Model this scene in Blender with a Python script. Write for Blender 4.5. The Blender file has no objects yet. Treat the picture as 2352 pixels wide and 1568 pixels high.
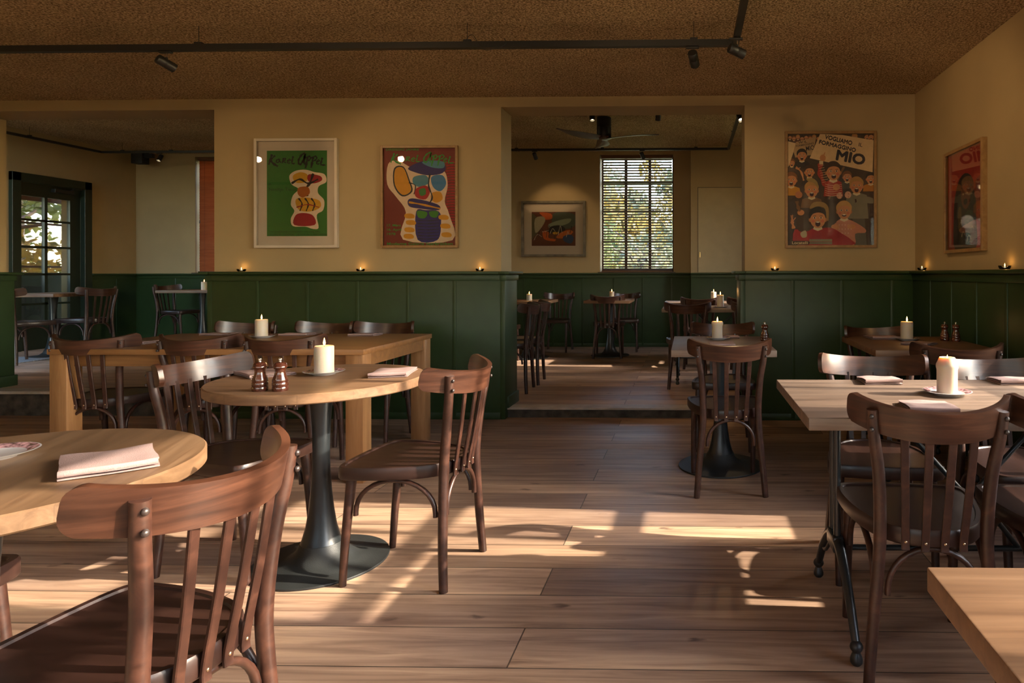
import bpy, bmesh, math, random
from mathutils import Vector, Matrix
from mathutils.geometry import tessellate_polygon
from math import sin, cos, pi, radians

sc = bpy.context.scene
COL = sc.collection

# ------------------------------------------------------------------ camera, world, sun, exposure
cam_d = bpy.data.cameras.new('camera')
cam = bpy.data.objects.new('camera', cam_d)
COL.objects.link(cam)
cam_d.sensor_width = 36.0
cam_d.lens = 36.0 * 1490.0 / 2352.0
cam_d.shift_x = -375.0 / 2352.0
cam_d.shift_y = -155.5 / 2352.0
cam_d.clip_start = 0.02
cam_d.clip_end = 300
EYE = Vector((0, 0, 1.186))
cam.matrix_world = Matrix.Translation(EYE) @ Matrix.Rotation(radians(1.2), 4, 'Z') @ Matrix.Rotation(radians(90), 4, 'X') @ Matrix.Rotation(-0.00136, 4, 'Z')
sc.camera = cam

sc.view_settings.view_transform = 'Standard'
sc.view_settings.look = 'None'
sc.view_settings.gamma = 1.0
sc.view_settings.use_curve_mapping = False
sc.view_settings.exposure = 0.82

world = bpy.data.worlds.new('world')
sc.world = world
world.use_nodes = True
wn = world.node_tree
wn.nodes.clear()
w_out = wn.nodes.new('ShaderNodeOutputWorld')
w_bg = wn.nodes.new('ShaderNodeBackground')
w_sky = wn.nodes.new('ShaderNodeTexSky')
w_sky.sky_type = 'NISHITA'
w_sky.sun_disc = False
w_sky.sun_elevation = radians(28)
w_sky.sun_rotation = radians(90)
w_sky.air_density = 1.2
w_sky.dust_density = 1.5
w_bg.inputs['Strength'].default_value = 1.9
wn.links.new(w_sky.outputs['Color'], w_bg.inputs['Color'])
wn.links.new(w_bg.outputs['Background'], w_out.inputs['Surface'])

SUN_DIR = Vector((-1.0, 0.07, -0.53)).normalized()
sun_d = bpy.data.lights.new('sun', 'SUN')
sun_d.energy = 8.5
sun_d.color = (1.0, 0.88, 0.70)
sun_d.angle = radians(0.55)
sun = bpy.data.objects.new('sun', sun_d)
COL.objects.link(sun)
sun.location = (6, 2, 5)
sun.rotation_euler = SUN_DIR.to_track_quat('-Z', 'Y').to_euler()

cy = sc.cycles
cy.use_denoising = True
try:
    cy.denoiser = 'OPENIMAGEDENOISE'
    cy.denoising_input_passes = 'RGB_ALBEDO_NORMAL'
except Exception:
    pass
cy.max_bounces = 8
cy.diffuse_bounces = 5
cy.glossy_bounces = 3
cy.transmission_bounces = 4
cy.transparent_max_bounces = 12
cy.sample_clamp_indirect = 4.0
cy.caustics_reflective = False
cy.caustics_refractive = False
cy.blur_glossy = 0.5

# ------------------------------------------------------------------ materials
def lin(c):
    return tuple((v / 12.92 if v <= 0.04045 else ((v + 0.055) / 1.055) ** 2.4) for v in [x / 255.0 for x in c])

MATS = {}
def new_mat(name):
    m = bpy.data.materials.new(name)
    m.use_nodes = True
    nt = m.node_tree
    b = nt.nodes['Principled BSDF']
    MATS[name] = m
    return m, nt, b

def N(nt, kind, **kw):
    n = nt.nodes.new(kind)
    for k, v in kw.items():
        if k in n.inputs:
            n.inputs[k].default_value = v
        else:
            setattr(n, k, v)
    return n

def ramp(nt, stops):
    r = nt.nodes.new('ShaderNodeValToRGB')
    el = r.color_ramp.elements
    while len(el) < len(stops):
        el.new(0.5)
    for e, (p, c) in zip(el, stops):
        e.position = p
        e.color = (*c, 1) if len(c) == 3 else c
    return r

def plain(name, col, rough=0.5, metal=0.0, coat=0.0, spec=0.5, noise=0.06, scale=9.0, bump=0.0, bscale=60.0):
    m, nt, b = new_mat(name)
    tc = N(nt, 'ShaderNodeTexCoord')
    nz = N(nt, 'ShaderNodeTexNoise', Scale=scale, Detail=4.0)
    nt.links.new(tc.outputs['Object'], nz.inputs['Vector'])
    lo = tuple(max(0, c * (1 - noise * 2)) for c in col)
    hi = tuple(min(1, c * (1 + noise * 2)) for c in col)
    r = ramp(nt, [(0.3, lo), (0.7, hi)])
    nt.links.new(nz.outputs['Fac'], r.inputs['Fac'])
    nt.links.new(r.outputs['Color'], b.inputs['Base Color'])
    b.inputs['Roughness'].default_value = rough
    b.inputs['Metallic'].default_value = metal
    b.inputs['Coat Weight'].default_value = coat
    b.inputs['Coat Roughness'].default_value = 0.25
    b.inputs['Specular IOR Level'].default_value = spec
    if bump:
        n2 = N(nt, 'ShaderNodeTexNoise', Scale=bscale, Detail=3.0)
        nt.links.new(tc.outputs['Object'], n2.inputs['Vector'])
        bp = N(nt, 'ShaderNodeBump', Strength=bump, Distance=0.004)
        nt.links.new(n2.outputs['Fac'], bp.inputs['Height'])
        nt.links.new(bp.outputs['Normal'], b.inputs['Normal'])
    return m

def wood(name, dark, mid, light, stretch=(1, 14, 14), rough=0.45, coat=0.0, scale=2.2, bump=0.15, staves=None):
    """grain along local X unless stretch says otherwise"""
    m, nt, b = new_mat(name)
    tc = N(nt, 'ShaderNodeTexCoord')
    mp = N(nt, 'ShaderNodeMapping')
    mp.inputs['Scale'].default_value = stretch
    oi = N(nt, 'ShaderNodeObjectInfo')
    addv = N(nt, 'ShaderNodeVectorMath', operation='ADD')
    sclv = N(nt, 'ShaderNodeVectorMath', operation='SCALE')
    sclv.inputs['Scale'].default_value = 17.0
    cmb = N(nt, 'ShaderNodeCombineXYZ')
    for k in 'XYZ':
        nt.links.new(oi.outputs['Random'], cmb.inputs[k])
    nt.links.new(cmb.outputs[0], sclv.inputs[0])
    nt.links.new(tc.outputs['Object'], addv.inputs[0])
    nt.links.new(sclv.outputs[0], addv.inputs[1])
    nt.links.new(addv.outputs[0], mp.inputs['Vector'])
    nz = N(nt, 'ShaderNodeTexNoise', Scale=scale, Detail=8.0, Roughness=0.62, Distortion=0.6)
    nt.links.new(mp.outputs['Vector'], nz.inputs['Vector'])
    r = ramp(nt, [(0.28, dark), (0.5, mid), (0.74, light)])
    nt.links.new(nz.outputs['Fac'], r.inputs['Fac'])
    colour = r.outputs['Color']
    if staves:
        axis, width, amp = staves
        br = N(nt, 'ShaderNodeTexBrick', offset=0.37, squash=1.0)
        br.inputs['Color1'].default_value = (1 - amp, 1 - amp, 1 - amp, 1)
        br.inputs['Color2'].default_value = (1 + amp, 1 + amp * 0.9, 1 + amp * 0.8, 1)
        br.inputs['Mortar'].default_value = (1 - 1.6 * amp, 1 - 1.7 * amp, 1 - 1.8 * amp, 1)
        br.inputs['Scale'].default_value = 1.0
        br.inputs['Brick Width'].default_value = 3.0
        br.inputs['Row Height'].default_value = width
        br.inputs['Mortar Size'].default_value = 0.0008
        br.inputs['Bias'].default_value = 0.0
        mp2 = N(nt, 'ShaderNodeMapping')
        if axis == 'Y':
            mp2.inputs['Rotation'].default_value = (0, 0, pi / 2)
        nt.links.new(tc.outputs['Object'], mp2.inputs['Vector'])
        nt.links.new(mp2.outputs['Vector'], br.inputs['Vector'])
        mx = N(nt, 'ShaderNodeMix', data_type='RGBA', blend_type='MULTIPLY')
        mx.inputs['Factor'].default_value = 1.0
        nt.links.new(colour, mx.inputs['A'])
        nt.links.new(br.outputs['Color'], mx.inputs['B'])
        colour = mx.outputs['Result']
    nt.links.new(colour, b.inputs['Base Color'])
    rr = N(nt, 'ShaderNodeMapRange')
    rr.inputs['To Min'].default_value = max(0.05, rough - 0.08)
    rr.inputs['To Max'].default_value = rough + 0.1
    nt.links.new(nz.outputs['Fac'], rr.inputs['Value'])
    nt.links.new(rr.outputs['Result'], b.inputs['Roughness'])
    b.inputs['Coat Weight'].default_value = coat
    b.inputs['Coat Roughness'].default_value = 0.22
    if bump:
        bp = N(nt, 'ShaderNodeBump', Strength=bump, Distance=0.002)
        nt.links.new(nz.outputs['Fac'], bp.inputs['Height'])
        nt.links.new(bp.outputs['Normal'], b.inputs['Normal'])
    return m

def floor_mat():
    m, nt, b = new_mat('floorboards')
    L = nt.links.new
    tc = N(nt, 'ShaderNodeTexCoord')
    def brick(c1, c2, mort, ms):
        br = N(nt, 'ShaderNodeTexBrick', offset=0.43, squash=1.0)
        br.inputs['Color1'].default_value = (*c1, 1)
        br.inputs['Color2'].default_value = (*c2, 1)
        br.inputs['Mortar'].default_value = (*mort, 1)
        br.inputs['Scale'].default_value = 1.0
        br.inputs['Brick Width'].default_value = 2.7
        br.inputs['Row Height'].default_value = 0.221
        br.inputs['Mortar Size'].default_value = ms
        br.inputs['Mortar Smooth'].default_value = 0.1
        mp = N(nt, 'ShaderNodeMapping')
        mp.inputs['Location'].default_value = (0.55, 0.047, 0)
        L(tc.outputs['Object'], mp.inputs['Vector'])
        L(mp.outputs['Vector'], br.inputs['Vector'])
        return br
    rnd = brick((0, 0, 0), (1, 1, 1), (0.5, 0.5, 0.5), 0.0)
    seam = brick((1, 1, 1), (1, 1, 1), (0.0, 0.0, 0.0), 0.0026)
    # per board shift of the grain
    cmb = N(nt, 'ShaderNodeVectorMath', operation='SCALE')
    cmb.inputs['Scale'].default_value = 9.0
    L(rnd.outputs['Color'], cmb.inputs[0])
    ad = N(nt, 'ShaderNodeVectorMath', operation='ADD')
    L(tc.outputs['Object'], ad.inputs[0]); L(cmb.outputs[0], ad.inputs[1])
    mp = N(nt, 'ShaderNodeMapping'); mp.inputs['Scale'].default_value = (0.75, 12, 12)
    L(ad.outputs[0], mp.inputs['Vector'])
    g = N(nt, 'ShaderNodeTexNoise', Scale=2.2, Detail=9.0, Roughness=0.6, Distortion=0.8)
    L(mp.outputs['Vector'], g.inputs['Vector'])
    base = ramp(nt, [(0.25, (0.19, 0.115, 0.083)), (0.5, (0.42, 0.285, 0.205)), (0.78, (0.63, 0.46, 0.335))])
    L(g.outputs['Fac'], base.inputs['Fac'])
    # broad patches, grey wear
    p = N(nt, 'ShaderNodeTexNoise', Scale=1.1, Detail=3.0)
    mp3 = N(nt, 'ShaderNodeMapping'); mp3.inputs['Scale'].default_value = (0.6, 2.2, 1)
    L(ad.outputs[0], mp3.inputs['Vector']); L(mp3.outputs['Vector'], p.inputs['Vector'])
    pr = ramp(nt, [(0.35, (0.72, 0.70, 0.74)), (0.65, (1.25, 1.22, 1.12))])
    L(p.outputs['Fac'], pr.inputs['Fac'])
    m1 = N(nt, 'ShaderNodeMix', data_type='RGBA', blend_type='MULTIPLY'); m1.inputs['Factor'].default_value = 1.0
    L(base.outputs['Color'], m1.inputs['A']); L(pr.outputs['Color'], m1.inputs['B'])
    br_t = ramp(nt, [(0.0, (0.70, 0.66, 0.64)), (1.0, (1.22, 1.20, 1.18))])
    L(rnd.outputs['Color'], br_t.inputs['Fac'])
    m2 = N(nt, 'ShaderNodeMix', data_type='RGBA', blend_type='MULTIPLY'); m2.inputs['Factor'].default_value = 1.0
    L(m1.outputs['Result'], m2.inputs['A']); L(br_t.outputs['Color'], m2.inputs['B'])
    # knots
    mpk = N(nt, 'ShaderNodeMapping'); mpk.inputs['Scale'].default_value = (2.2, 5.2, 1)
    L(ad.outputs[0], mpk.inputs['Vector'])
    wob = N(nt, 'ShaderNodeTexNoise', Scale=7.0, Detail=3.0)
    L(mpk.outputs['Vector'], wob.inputs['Vector'])
    wsc = N(nt, 'ShaderNodeVectorMath', operation='SCALE'); wsc.inputs['Scale'].default_value = 0.18
    L(wob.outputs['Color'], wsc.inputs[0])
    wad = N(nt, 'ShaderNodeVectorMath', operation='ADD')
    L(mpk.outputs['Vector'], wad.inputs[0]); L(wsc.outputs[0], wad.inputs[1])
    vo = N(nt, 'ShaderNodeTexVoronoi', Scale=1.7, Randomness=1.0)
    L(wad.outputs[0], vo.inputs['Vector'])
    kn = ramp(nt, [(0.05, (1, 1, 1)), (0.15, (0, 0, 0))])
    L(vo.outputs['Distance'], kn.inputs['Fac'])
    gate = N(nt, 'ShaderNodeSeparateColor')
    L(vo.outputs['Color'], gate.inputs[0])
    gt = N(nt, 'ShaderNodeMath', operation='GREATER_THAN'); gt.inputs[1].default_value = 0.25
    L(gate.outputs[0], gt.inputs[0])
    kk = N(nt, 'ShaderNodeMath', operation='MULTIPLY')
    L(kn.outputs['Color'], kk.inputs[0]); L(gt.outputs[0], kk.inputs[1])
    km = N(nt, 'ShaderNodeMath', operation='MULTIPLY'); km.inputs[1].default_value = 0.85
    L(kk.outputs[0], km.inputs[0])
    m3 = N(nt, 'ShaderNodeMix', data_type='RGBA', blend_type='MIX')
    L(km.outputs[0], m3.inputs['Factor']); L(m2.outputs['Result'], m3.inputs['A'])
    m3.inputs['B'].default_value = (0.085, 0.045, 0.035, 1)
    # seams
    m4 = N(nt, 'ShaderNodeMix', data_type='RGBA', blend_type='MULTIPLY'); m4.inputs['Factor'].default_value = 0.75
    L(m3.outputs['Result'], m4.inputs['A']); L(seam.outputs['Color'], m4.inputs['B'])
    L(m4.outputs['Result'], b.inputs['Base Color'])
    rg = N(nt, 'ShaderNodeMapRange'); rg.inputs['To Min'].default_value = 0.30; rg.inputs['To Max'].default_value = 0.58
    L(p.outputs['Fac'], rg.inputs['Value']); L(rg.outputs['Result'], b.inputs['Roughness'])
    b.inputs['Specular IOR Level'].default_value = 0.45
    bp = N(nt, 'ShaderNodeBump', Strength=0.25, Distance=0.003)
    mxh = N(nt, 'ShaderNodeMath', operation='MULTIPLY_ADD'); mxh.inputs[1].default_value = 0.35
    L(g.outputs['Fac'], mxh.inputs[0]); L(seam.outputs['Color'], mxh.inputs[2])
    L(mxh.outputs[0], bp.inputs['Height']); L(bp.outputs['Normal'], b.inputs['Normal'])
    return m

def ceiling_mat(name, c0, c1, c2):
    m, nt, b = new_mat(name)
    L = nt.links.new
    tc = N(nt, 'ShaderNodeTexCoord')
    a = N(nt, 'ShaderNodeTexNoise', Scale=85.0, Detail=4.0, Roughness=0.75)
    L(tc.outputs['Object'], a.inputs['Vector'])
    r = ramp(nt, [(0.38, c0), (0.5, c1), (0.63, c2)])
    L(a.outputs['Fac'], r.inputs['Fac'])
    big = N(nt, 'ShaderNodeTexNoise', Scale=1.3, Detail=3.0)
    L(tc.outputs['Object'], big.inputs['Vector'])
    br = ramp(nt, [(0.35, (0.86, 0.85, 0.84)), (0.65, (1.1, 1.1, 1.08))])
    L(big.outputs['Fac'], br.inputs['Fac'])
    mx = N(nt, 'ShaderNodeMix', data_type='RGBA', blend_type='MULTIPLY'); mx.inputs['Factor'].default_value = 1.0
    L(r.outputs['Color'], mx.inputs['A']); L(br.outputs['Color'], mx.inputs['B'])
    L(mx.outputs['Result'], b.inputs['Base Color'])
    b.inputs['Roughness'].default_value = 0.95
    b.inputs['Specular IOR Level'].default_value = 0.15
    bp = N(nt, 'ShaderNodeBump', Strength=0.9, Distance=0.012)
    L(a.outputs['Fac'], bp.inputs['Height']); L(bp.outputs['Normal'], b.inputs['Normal'])
    return m

def glass_mat(name, tint=(1, 1, 1), boost=1.0, ior=1.5, rough=0.0):
    m, nt, b = new_mat(name)
    nt.nodes.remove(b)
    out = nt.nodes['Material Output']
    tr = N(nt, 'ShaderNodeBsdfTransparent'); tr.inputs['Color'].default_value = (*tint, 1)
    gl = N(nt, 'ShaderNodeBsdfGlossy'); gl.inputs['Roughness'].default_value = rough
    fr = N(nt, 'ShaderNodeFresnel'); fr.inputs['IOR'].default_value = ior
    mu = N(nt, 'ShaderNodeMath', operation='MULTIPLY', use_clamp=True); mu.inputs[1].default_value = boost
    mx = N(nt, 'ShaderNodeMixShader')
    nt.links.new(fr.outputs[0], mu.inputs[0]); nt.links.new(mu.outputs[0], mx.inputs[0])
    nt.links.new(tr.outputs[0], mx.inputs[1]); nt.links.new(gl.outputs[0], mx.inputs[2])
    nt.links.new(mx.outputs[0], out.inputs['Surface'])
    return m

def emit_mat(name, col, strength):
    m, nt, b = new_mat(name)
    b.inputs['Base Color'].default_value = (0, 0, 0, 1)
    b.inputs['Emission Color'].default_value = (*col, 1)
    b.inputs['Emission Strength'].default_value = strength
    return m

def wax_mat():
    m, nt, b = new_mat('candle_wax')
    b.inputs['Base Color'].default_value = (0.56, 0.48, 0.37, 1)
    b.inputs['Roughness'].default_value = 0.45
    b.inputs['Subsurface Weight'].default_value = 0.6
    b.inputs['Subsurface Radius'].default_value = (0.03, 0.015, 0.006)
    b.inputs['Subsurface Scale'].default_value = 0.7
    return m

def leaf_mat(name, c1, c2, c3):
    m, nt, b = new_mat(name)
    tc = N(nt, 'ShaderNodeTexCoord')
    nz = N(nt, 'ShaderNodeTexNoise', Scale=2.4, Detail=3.0)
    nt.links.new(tc.outputs['Object'], nz.inputs['Vector'])
    r = ramp(nt, [(0.36, c1), (0.5, c2), (0.62, c3)])
    nt.links.new(nz.outputs['Fac'], r.inputs['Fac'])
    nt.links.new(r.outputs['Color'], b.inputs['Base Color'])
    b.inputs['Roughness'].default_value = 0.6
    tr = N(nt, 'ShaderNodeBsdfTranslucent')
    nt.links.new(r.outputs['Color'], tr.inputs['Color'])
    mx = N(nt, 'ShaderNodeMixShader'); mx.inputs[0].default_value = 0.45
    out = nt.nodes['Material Output']
    nt.links.new(b.outputs[0], mx.inputs[1]); nt.links.new(tr.outputs[0], mx.inputs[2])
    nt.links.new(mx.outputs[0], out.inputs['Surface'])
    return m

floor_mat()
ceiling_mat('ceiling_spray', (0.13, 0.085, 0.045), (0.46, 0.33, 0.19), (0.82, 0.64, 0.42))
plain('cream_paint', (0.36, 0.262, 0.132), rough=0.75, noise=0.03, scale=2.5, bump=0.08, bscale=35)
plain('reveal_paint', (0.46, 0.36, 0.22), rough=0.6, noise=0.02)
plain('green_paint', (0.021, 0.043, 0.0135), rough=0.42, noise=0.05, spec=0.35, bump=0.03, bscale=20)
plain('door_green', (0.012, 0.022, 0.012), rough=0.4, noise=0.05)
plain('nosing_strip', (0.42, 0.36, 0.30), rough=0.5, noise=0.1)
plain('concrete_riser', (0.055, 0.045, 0.035), rough=0.9, noise=0.3, scale=14, bump=0.5, bscale=40)
wood('chair_wood', (0.017, 0.0060, 0.0038), (0.036, 0.0128, 0.0075), (0.075, 0.028, 0.016), stretch=(3, 3, 3), rough=0.40, coat=0.06, scale=7, bump=0.05)
wood('chair_rail', (0.018, 0.0062, 0.0036), (0.044, 0.0158, 0.0085), (0.095, 0.036, 0.019), stretch=(0.7, 0.7, 9), rough=0.34, coat=0.15, scale=5, bump=0.05)
wood('chair_seat', (0.016, 0.0068, 0.005), (0.026, 0.0108, 0.0078), (0.042, 0.018, 0.0125), stretch=(9, 1, 1), rough=0.36, coat=0.08, scale=3, bump=0.03)
wood('oak_top', (0.115, 0.057, 0.028), (0.185, 0.099, 0.050), (0.26, 0.15, 0.080), stretch=(0.7, 12, 12), rough=0.55, scale=2.6, bump=0.08, staves=('X', 0.095, 0.07))
wood('oak_top_grey', (0.095, 0.062, 0.044), (0.155, 0.103, 0.073), (0.24, 0.165, 0.118), stretch=(0.7, 12, 12), rough=0.55, scale=2.6, bump=0.08, staves=('X', 0.085, 0.10))
wood('oak_top_diag', (0.095, 0.050, 0.025), (0.155, 0.087, 0.045), (0.225, 0.135, 0.074), stretch=(12, 0.7, 12), rough=0.42, scale=2.6, bump=0.08, staves=('Y', 0.09, 0.10))
wood('oak_edge', (0.22, 0.115, 0.05), (0.33, 0.19, 0.095), (0.45, 0.28, 0.145), stretch=(1, 1, 12), rough=0.5, scale=3, bump=0.08)
wood('farm_oak', (0.15, 0.065, 0.022), (0.22, 0.10, 0.034), (0.29, 0.145, 0.055), stretch=(0.8, 11, 11), rough=0.42, scale=2.4, bump=0.08, staves=('X', 0.12, 0.06))
wood('farm_leg', (0.19, 0.085, 0.03), (0.28, 0.135, 0.05), (0.36, 0.19, 0.08), stretch=(11, 11, 0.8), rough=0.45, scale=2.4, bump=0.08)
wood('frame_oak', (0.20, 0.105, 0.035), (0.28, 0.155, 0.055), (0.36, 0.21, 0.08), stretch=(3, 3, 3), rough=0.4, scale=6, bump=0.0)
wood('mill_wood', (0.03, 0.008, 0.005), (0.065, 0.017, 0.009), (0.11, 0.03, 0.015), stretch=(3, 3, 3), rough=0.14, coat=0.9, scale=6, bump=0.0)
wood('blind_wood', (0.075, 0.028, 0.012), (0.13, 0.052, 0.022), (0.19, 0.085, 0.035), stretch=(0.7, 9, 9), rough=0.4, scale=4, bump=0.0)
def lit_slat():  # lit copy of the blind wood, orange backlight put into its colour
    m = wood('blind_wood_lit', (0.12, 0.04, 0.014), (0.24, 0.085, 0.03), (0.34, 0.13, 0.05), stretch=(0.7, 9, 9), rough=0.4, scale=4, bump=0.0)
    nt = m.node_tree
    tr = N(nt, 'ShaderNodeBsdfTranslucent'); tr.inputs['Color'].default_value = (0.75, 0.22, 0.05, 1)
    mx = N(nt, 'ShaderNodeMixShader'); mx.inputs[0].default_value = 0.3
    b = nt.nodes['Principled BSDF']
    nt.links.new(b.outputs[0], mx.inputs[1]); nt.links.new(tr.outputs[0], mx.inputs[2])
    nt.links.new(mx.outputs[0], nt.nodes['Material Output'].inputs['Surface'])
lit_slat()
plain('window_brown', (0.05, 0.022, 0.014), rough=0.45)
plain('black_metal', (0.018, 0.018, 0.019), rough=0.42, noise=0.08, spec=0.55)
plain('table_iron', (0.015, 0.018, 0.020), rough=0.32, noise=0.1, spec=0.6, bump=0.05)
plain('base_iron', (0.021, 0.023, 0.023), rough=0.5, noise=0.12, bump=0.25, bscale=300)
plain('track_black', (0.012, 0.011, 0.010), rough=0.45)
plain('chrome', (0.75, 0.73, 0.70), rough=0.15, metal=1.0, noise=0.01)
plain('screw_brass', (0.55, 0.42, 0.28), rough=0.3, metal=1.0, noise=0.02)
plain('bolt_dark', (0.03, 0.02, 0.018), rough=0.35, noise=0.05, coat=0.1)
plain('napkin_linen', (0.30, 0.20, 0.185), rough=0.9, noise=0.04, bump=0.3, bscale=420)
plain('plate_china', (0.58, 0.57, 0.58), rough=0.14, coat=0.5, noise=0.02)
plain('plate_rim', (0.36, 0.20, 0.21), rough=0.2, coat=0.4, noise=0.6, scale=90)
plain('aluminium_cup', (0.55, 0.53, 0.50), rough=0.3, metal=1.0)
plain('wick', (0.02, 0.015, 0.01), rough=0.9)
plain('white_frame', (0.55, 0.47, 0.37), rough=0.5, noise=0.02)
plain('mat_board', (0.60, 0.50, 0.385), rough=0.9, noise=0.01)
plain('silver_frame', (0.16, 0.14, 0.105), rough=0.4, metal=0.5, noise=0.2)
plain('flush_panel', (0.42, 0.32, 0.17), rough=0.6, noise=0.02)
plain('brass', (0.6, 0.42, 0.18), rough=0.3, metal=1.0)
plain('speaker_black', (0.01, 0.01, 0.01), rough=0.6)
plain('fan_black', (0.012, 0.011, 0.011), rough=0.4)
wood('fan_wood', (0.035, 0.012, 0.009), (0.06, 0.02, 0.014), (0.09, 0.034, 0.022), stretch=(3, 3, 3), rough=0.4, coat=0.1, scale=5, bump=0)
plain('door_mat', (0.30, 0.31, 0.32), rough=0.95, noise=0.2, scale=60)
plain('bark', (0.07, 0.055, 0.045), rough=0.9, noise=0.3, bump=0.6, bscale=18)
plain('grass', (0.10, 0.12, 0.04), rough=0.95, noise=0.4, scale=2)
plain('brick_outside', (0.28, 0.20, 0.15), rough=0.9, noise=0.15)
leaf_mat('leaf_autumn', (0.05, 0.065, 0.015), (0.20, 0.14, 0.025), (0.27, 0.17, 0.04))
leaf_mat('leaf_green', (0.03, 0.055, 0.015), (0.085, 0.12, 0.03), (0.17, 0.16, 0.045))
leaf_mat('leaf_pale', (0.07, 0.09, 0.055), (0.13, 0.15, 0.09), (0.21, 0.18, 0.07))
glass_mat('pane_glass', boost=0.8)
glass_mat('picture_glass', boost=0.65, ior=1.5, rough=0.015)
glass_mat('cup_glass', tint=(0.9, 0.9, 0.9), boost=1.2)
wax_mat()
emit_mat('flame', (1.0, 0.52, 0.14), 9.0)
emit_mat('lamp_lens', (1.0, 0.78, 0.45), 14.0)
emit_mat('fill_globe', (1.0, 0.76, 0.52), 19.0)  # glow of the unseen fill globes added behind the camera
M = MATS

# ------------------------------------------------------------------ helpers
def obj(name, bm, mats, parent=None, smooth=None, loc=None, rot=None):
    me = bpy.data.meshes.new(name)
    bmesh.ops.recalc_face_normals(bm, faces=bm.faces[:])
    bm.to_mesh(me); bm.free()
    if not isinstance(mats, (list, tuple)):
        mats = [mats]
    for m in mats:
        me.materials.append(M[m])
    if smooth is not None:
        for p in me.polygons:
            p.use_smooth = True
        me.set_sharp_from_angle(angle=radians(smooth))
    o = bpy.data.objects.new(name, me)
    COL.objects.link(o)
    if parent:
        o.parent = parent
    if loc: o.location = loc
    if rot: o.rotation_euler = rot
    return o

def tag(o, label=None, cat=None, group=None, kind=None):
    if label: o['label'] = label
    if cat: o['category'] = cat
    if group: o['group'] = group
    if kind: o['kind'] = kind
    return o

def thing(name, label, cat, loc=(0, 0, 0), rz=0.0, group=None):
    o = bpy.data.objects.new(name, None)
    COL.objects.link(o)
    o.empty_display_size = 0.1
    o.location = loc
    o.rotation_euler = (0, 0, rz)
    return tag(o, label, cat, group)

def dup(root, loc, rz, label=None, group=None):
    kids = KIDS[root.name]
    r = root.copy(); COL.objects.link(r)
    r.location = loc; r.rotation_euler = (0, 0, rz)
    if label: r['label'] = label
    if group: r['group'] = group
    for ch, subs in kids:
        c = ch.copy(); COL.objects.link(c); c.parent = r
        for s in subs:
            d = s.copy(); COL.objects.link(d); d.parent = c
    return r
KIDS = {}
def remember(root):
    KIDS[root.name] = [(c, [s for s in bpy.data.objects if s.parent == c]) for c in bpy.data.objects if c.parent == root]

def struct(name, bm, mats, parent=None, smooth=None):
    o = obj(name, bm, mats, parent, smooth)
    if parent is None:
        o['kind'] = 'structure'
    return o

def add_box(bm, lo, hi, bevel=0.0, mi=0, seg=2):
    vs = [bm.verts.new((x, y, z)) for x in (lo[0], hi[0]) for y in (lo[1], hi[1]) for z in (lo[2], hi[2])]
    idx = [(0, 1, 3, 2), (4, 6, 7, 5), (0, 4, 5, 1), (2, 3, 7, 6), (0, 2, 6, 4), (1, 5, 7, 3)]
    fs = [bm.faces.new([vs[i] for i in f]) for f in idx]
    for f in fs: f.material_index = mi
    if bevel:
        es = list({e for f in fs for e in f.edges})
        bmesh.ops.bevel(bm, geom=es, offset=bevel, segments=seg, affect='EDGES', profile=0.5)
    return fs

def box(lo, hi, bevel=0.0):
    bm = bmesh.new(); add_box(bm, lo, hi, bevel); return bm

def catmull(pts, n=6, closed=False):
    P = [Vector(p) for p in pts]
    out = []
    k = len(P)
    rng = range(k) if closed else range(k - 1)
    for i in rng:
        if closed:
            a, b, c, d = P[(i - 1) % k], P[i], P[(i + 1) % k], P[(i + 2) % k]
        else:
            a, b, c, d = P[max(i - 1, 0)], P[i], P[i + 1], P[min(i + 2, k - 1)]
        for j in range(n):
            t = j / n
            out.append(0.5 * ((2 * b) + (c - a) * t + (2 * a - 5 * b + 4 * c - d) * t * t + (3 * b - 3 * c + d - a) * t ** 3))
    if not closed:
        out.append(P[-1].copy())
    return out

def add_sweep(bm, path, profile, up=Vector((0, 0, 1)), scales=None, mi=0):
    """sweep a 2D profile (side, up) along a path; scales = per point (side, up) factors"""
    path = [Vector(p) for p in path]
    n = len(path)
    rings = []
    for i, p in enumerate(path):
        t = (path[min(i + 1, n - 1)] - path[max(i - 1, 0)]).normalized()
        u = up[i] if isinstance(up, list) else up
        side = t.cross(u)
        if side.length < 1e-4:
            side = t.cross(Vector((1, 0, 0)))
        side.normalize()
        v = side.cross(t).normalized()
        s = scales[i] if scales else (1, 1)
        rings.append([bm.verts.new(p + side * (a * s[0]) + v * (b * s[1])) for a, b in profile])
    m = len(profile)
    for i in range(n - 1):
        for j in range(m):
            f = bm.faces.new([rings[i][j], rings[i][(j + 1) % m], rings[i + 1][(j + 1) % m], rings[i + 1][j]])
            f.material_index = mi
    for r in (rings[0][::-1], rings[-1]):
        f = bm.faces.new(r); f.material_index = mi
    return rings

def circ(r, n=10, r2=None):
    r2 = r2 or r
    return [(r * cos(2 * pi * i / n), r2 * sin(2 * pi * i / n)) for i in range(n)]

def rrect(w, h, r, k=3):
    out = []
    for cx, cy_, a0 in ((w / 2 - r, h / 2 - r, 0), (-w / 2 + r, h / 2 - r, 90), (-w / 2 + r, -h / 2 + r, 180), (w / 2 - r, -h / 2 + r, 270)):
        for j in range(k):
            a = radians(a0 + 90 * j / (k - 1))
            out.append((cx + r * cos(a), cy_ + r * sin(a)))
    return out

def add_tube(bm, path, r, n=10, radii=None, mi=0):
    return add_sweep(bm, path, circ(1.0, n), scales=[(q, q) for q in (radii or [r] * len(path))], up=Vector((0.013, 1, 0.02)), mi=mi)

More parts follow.
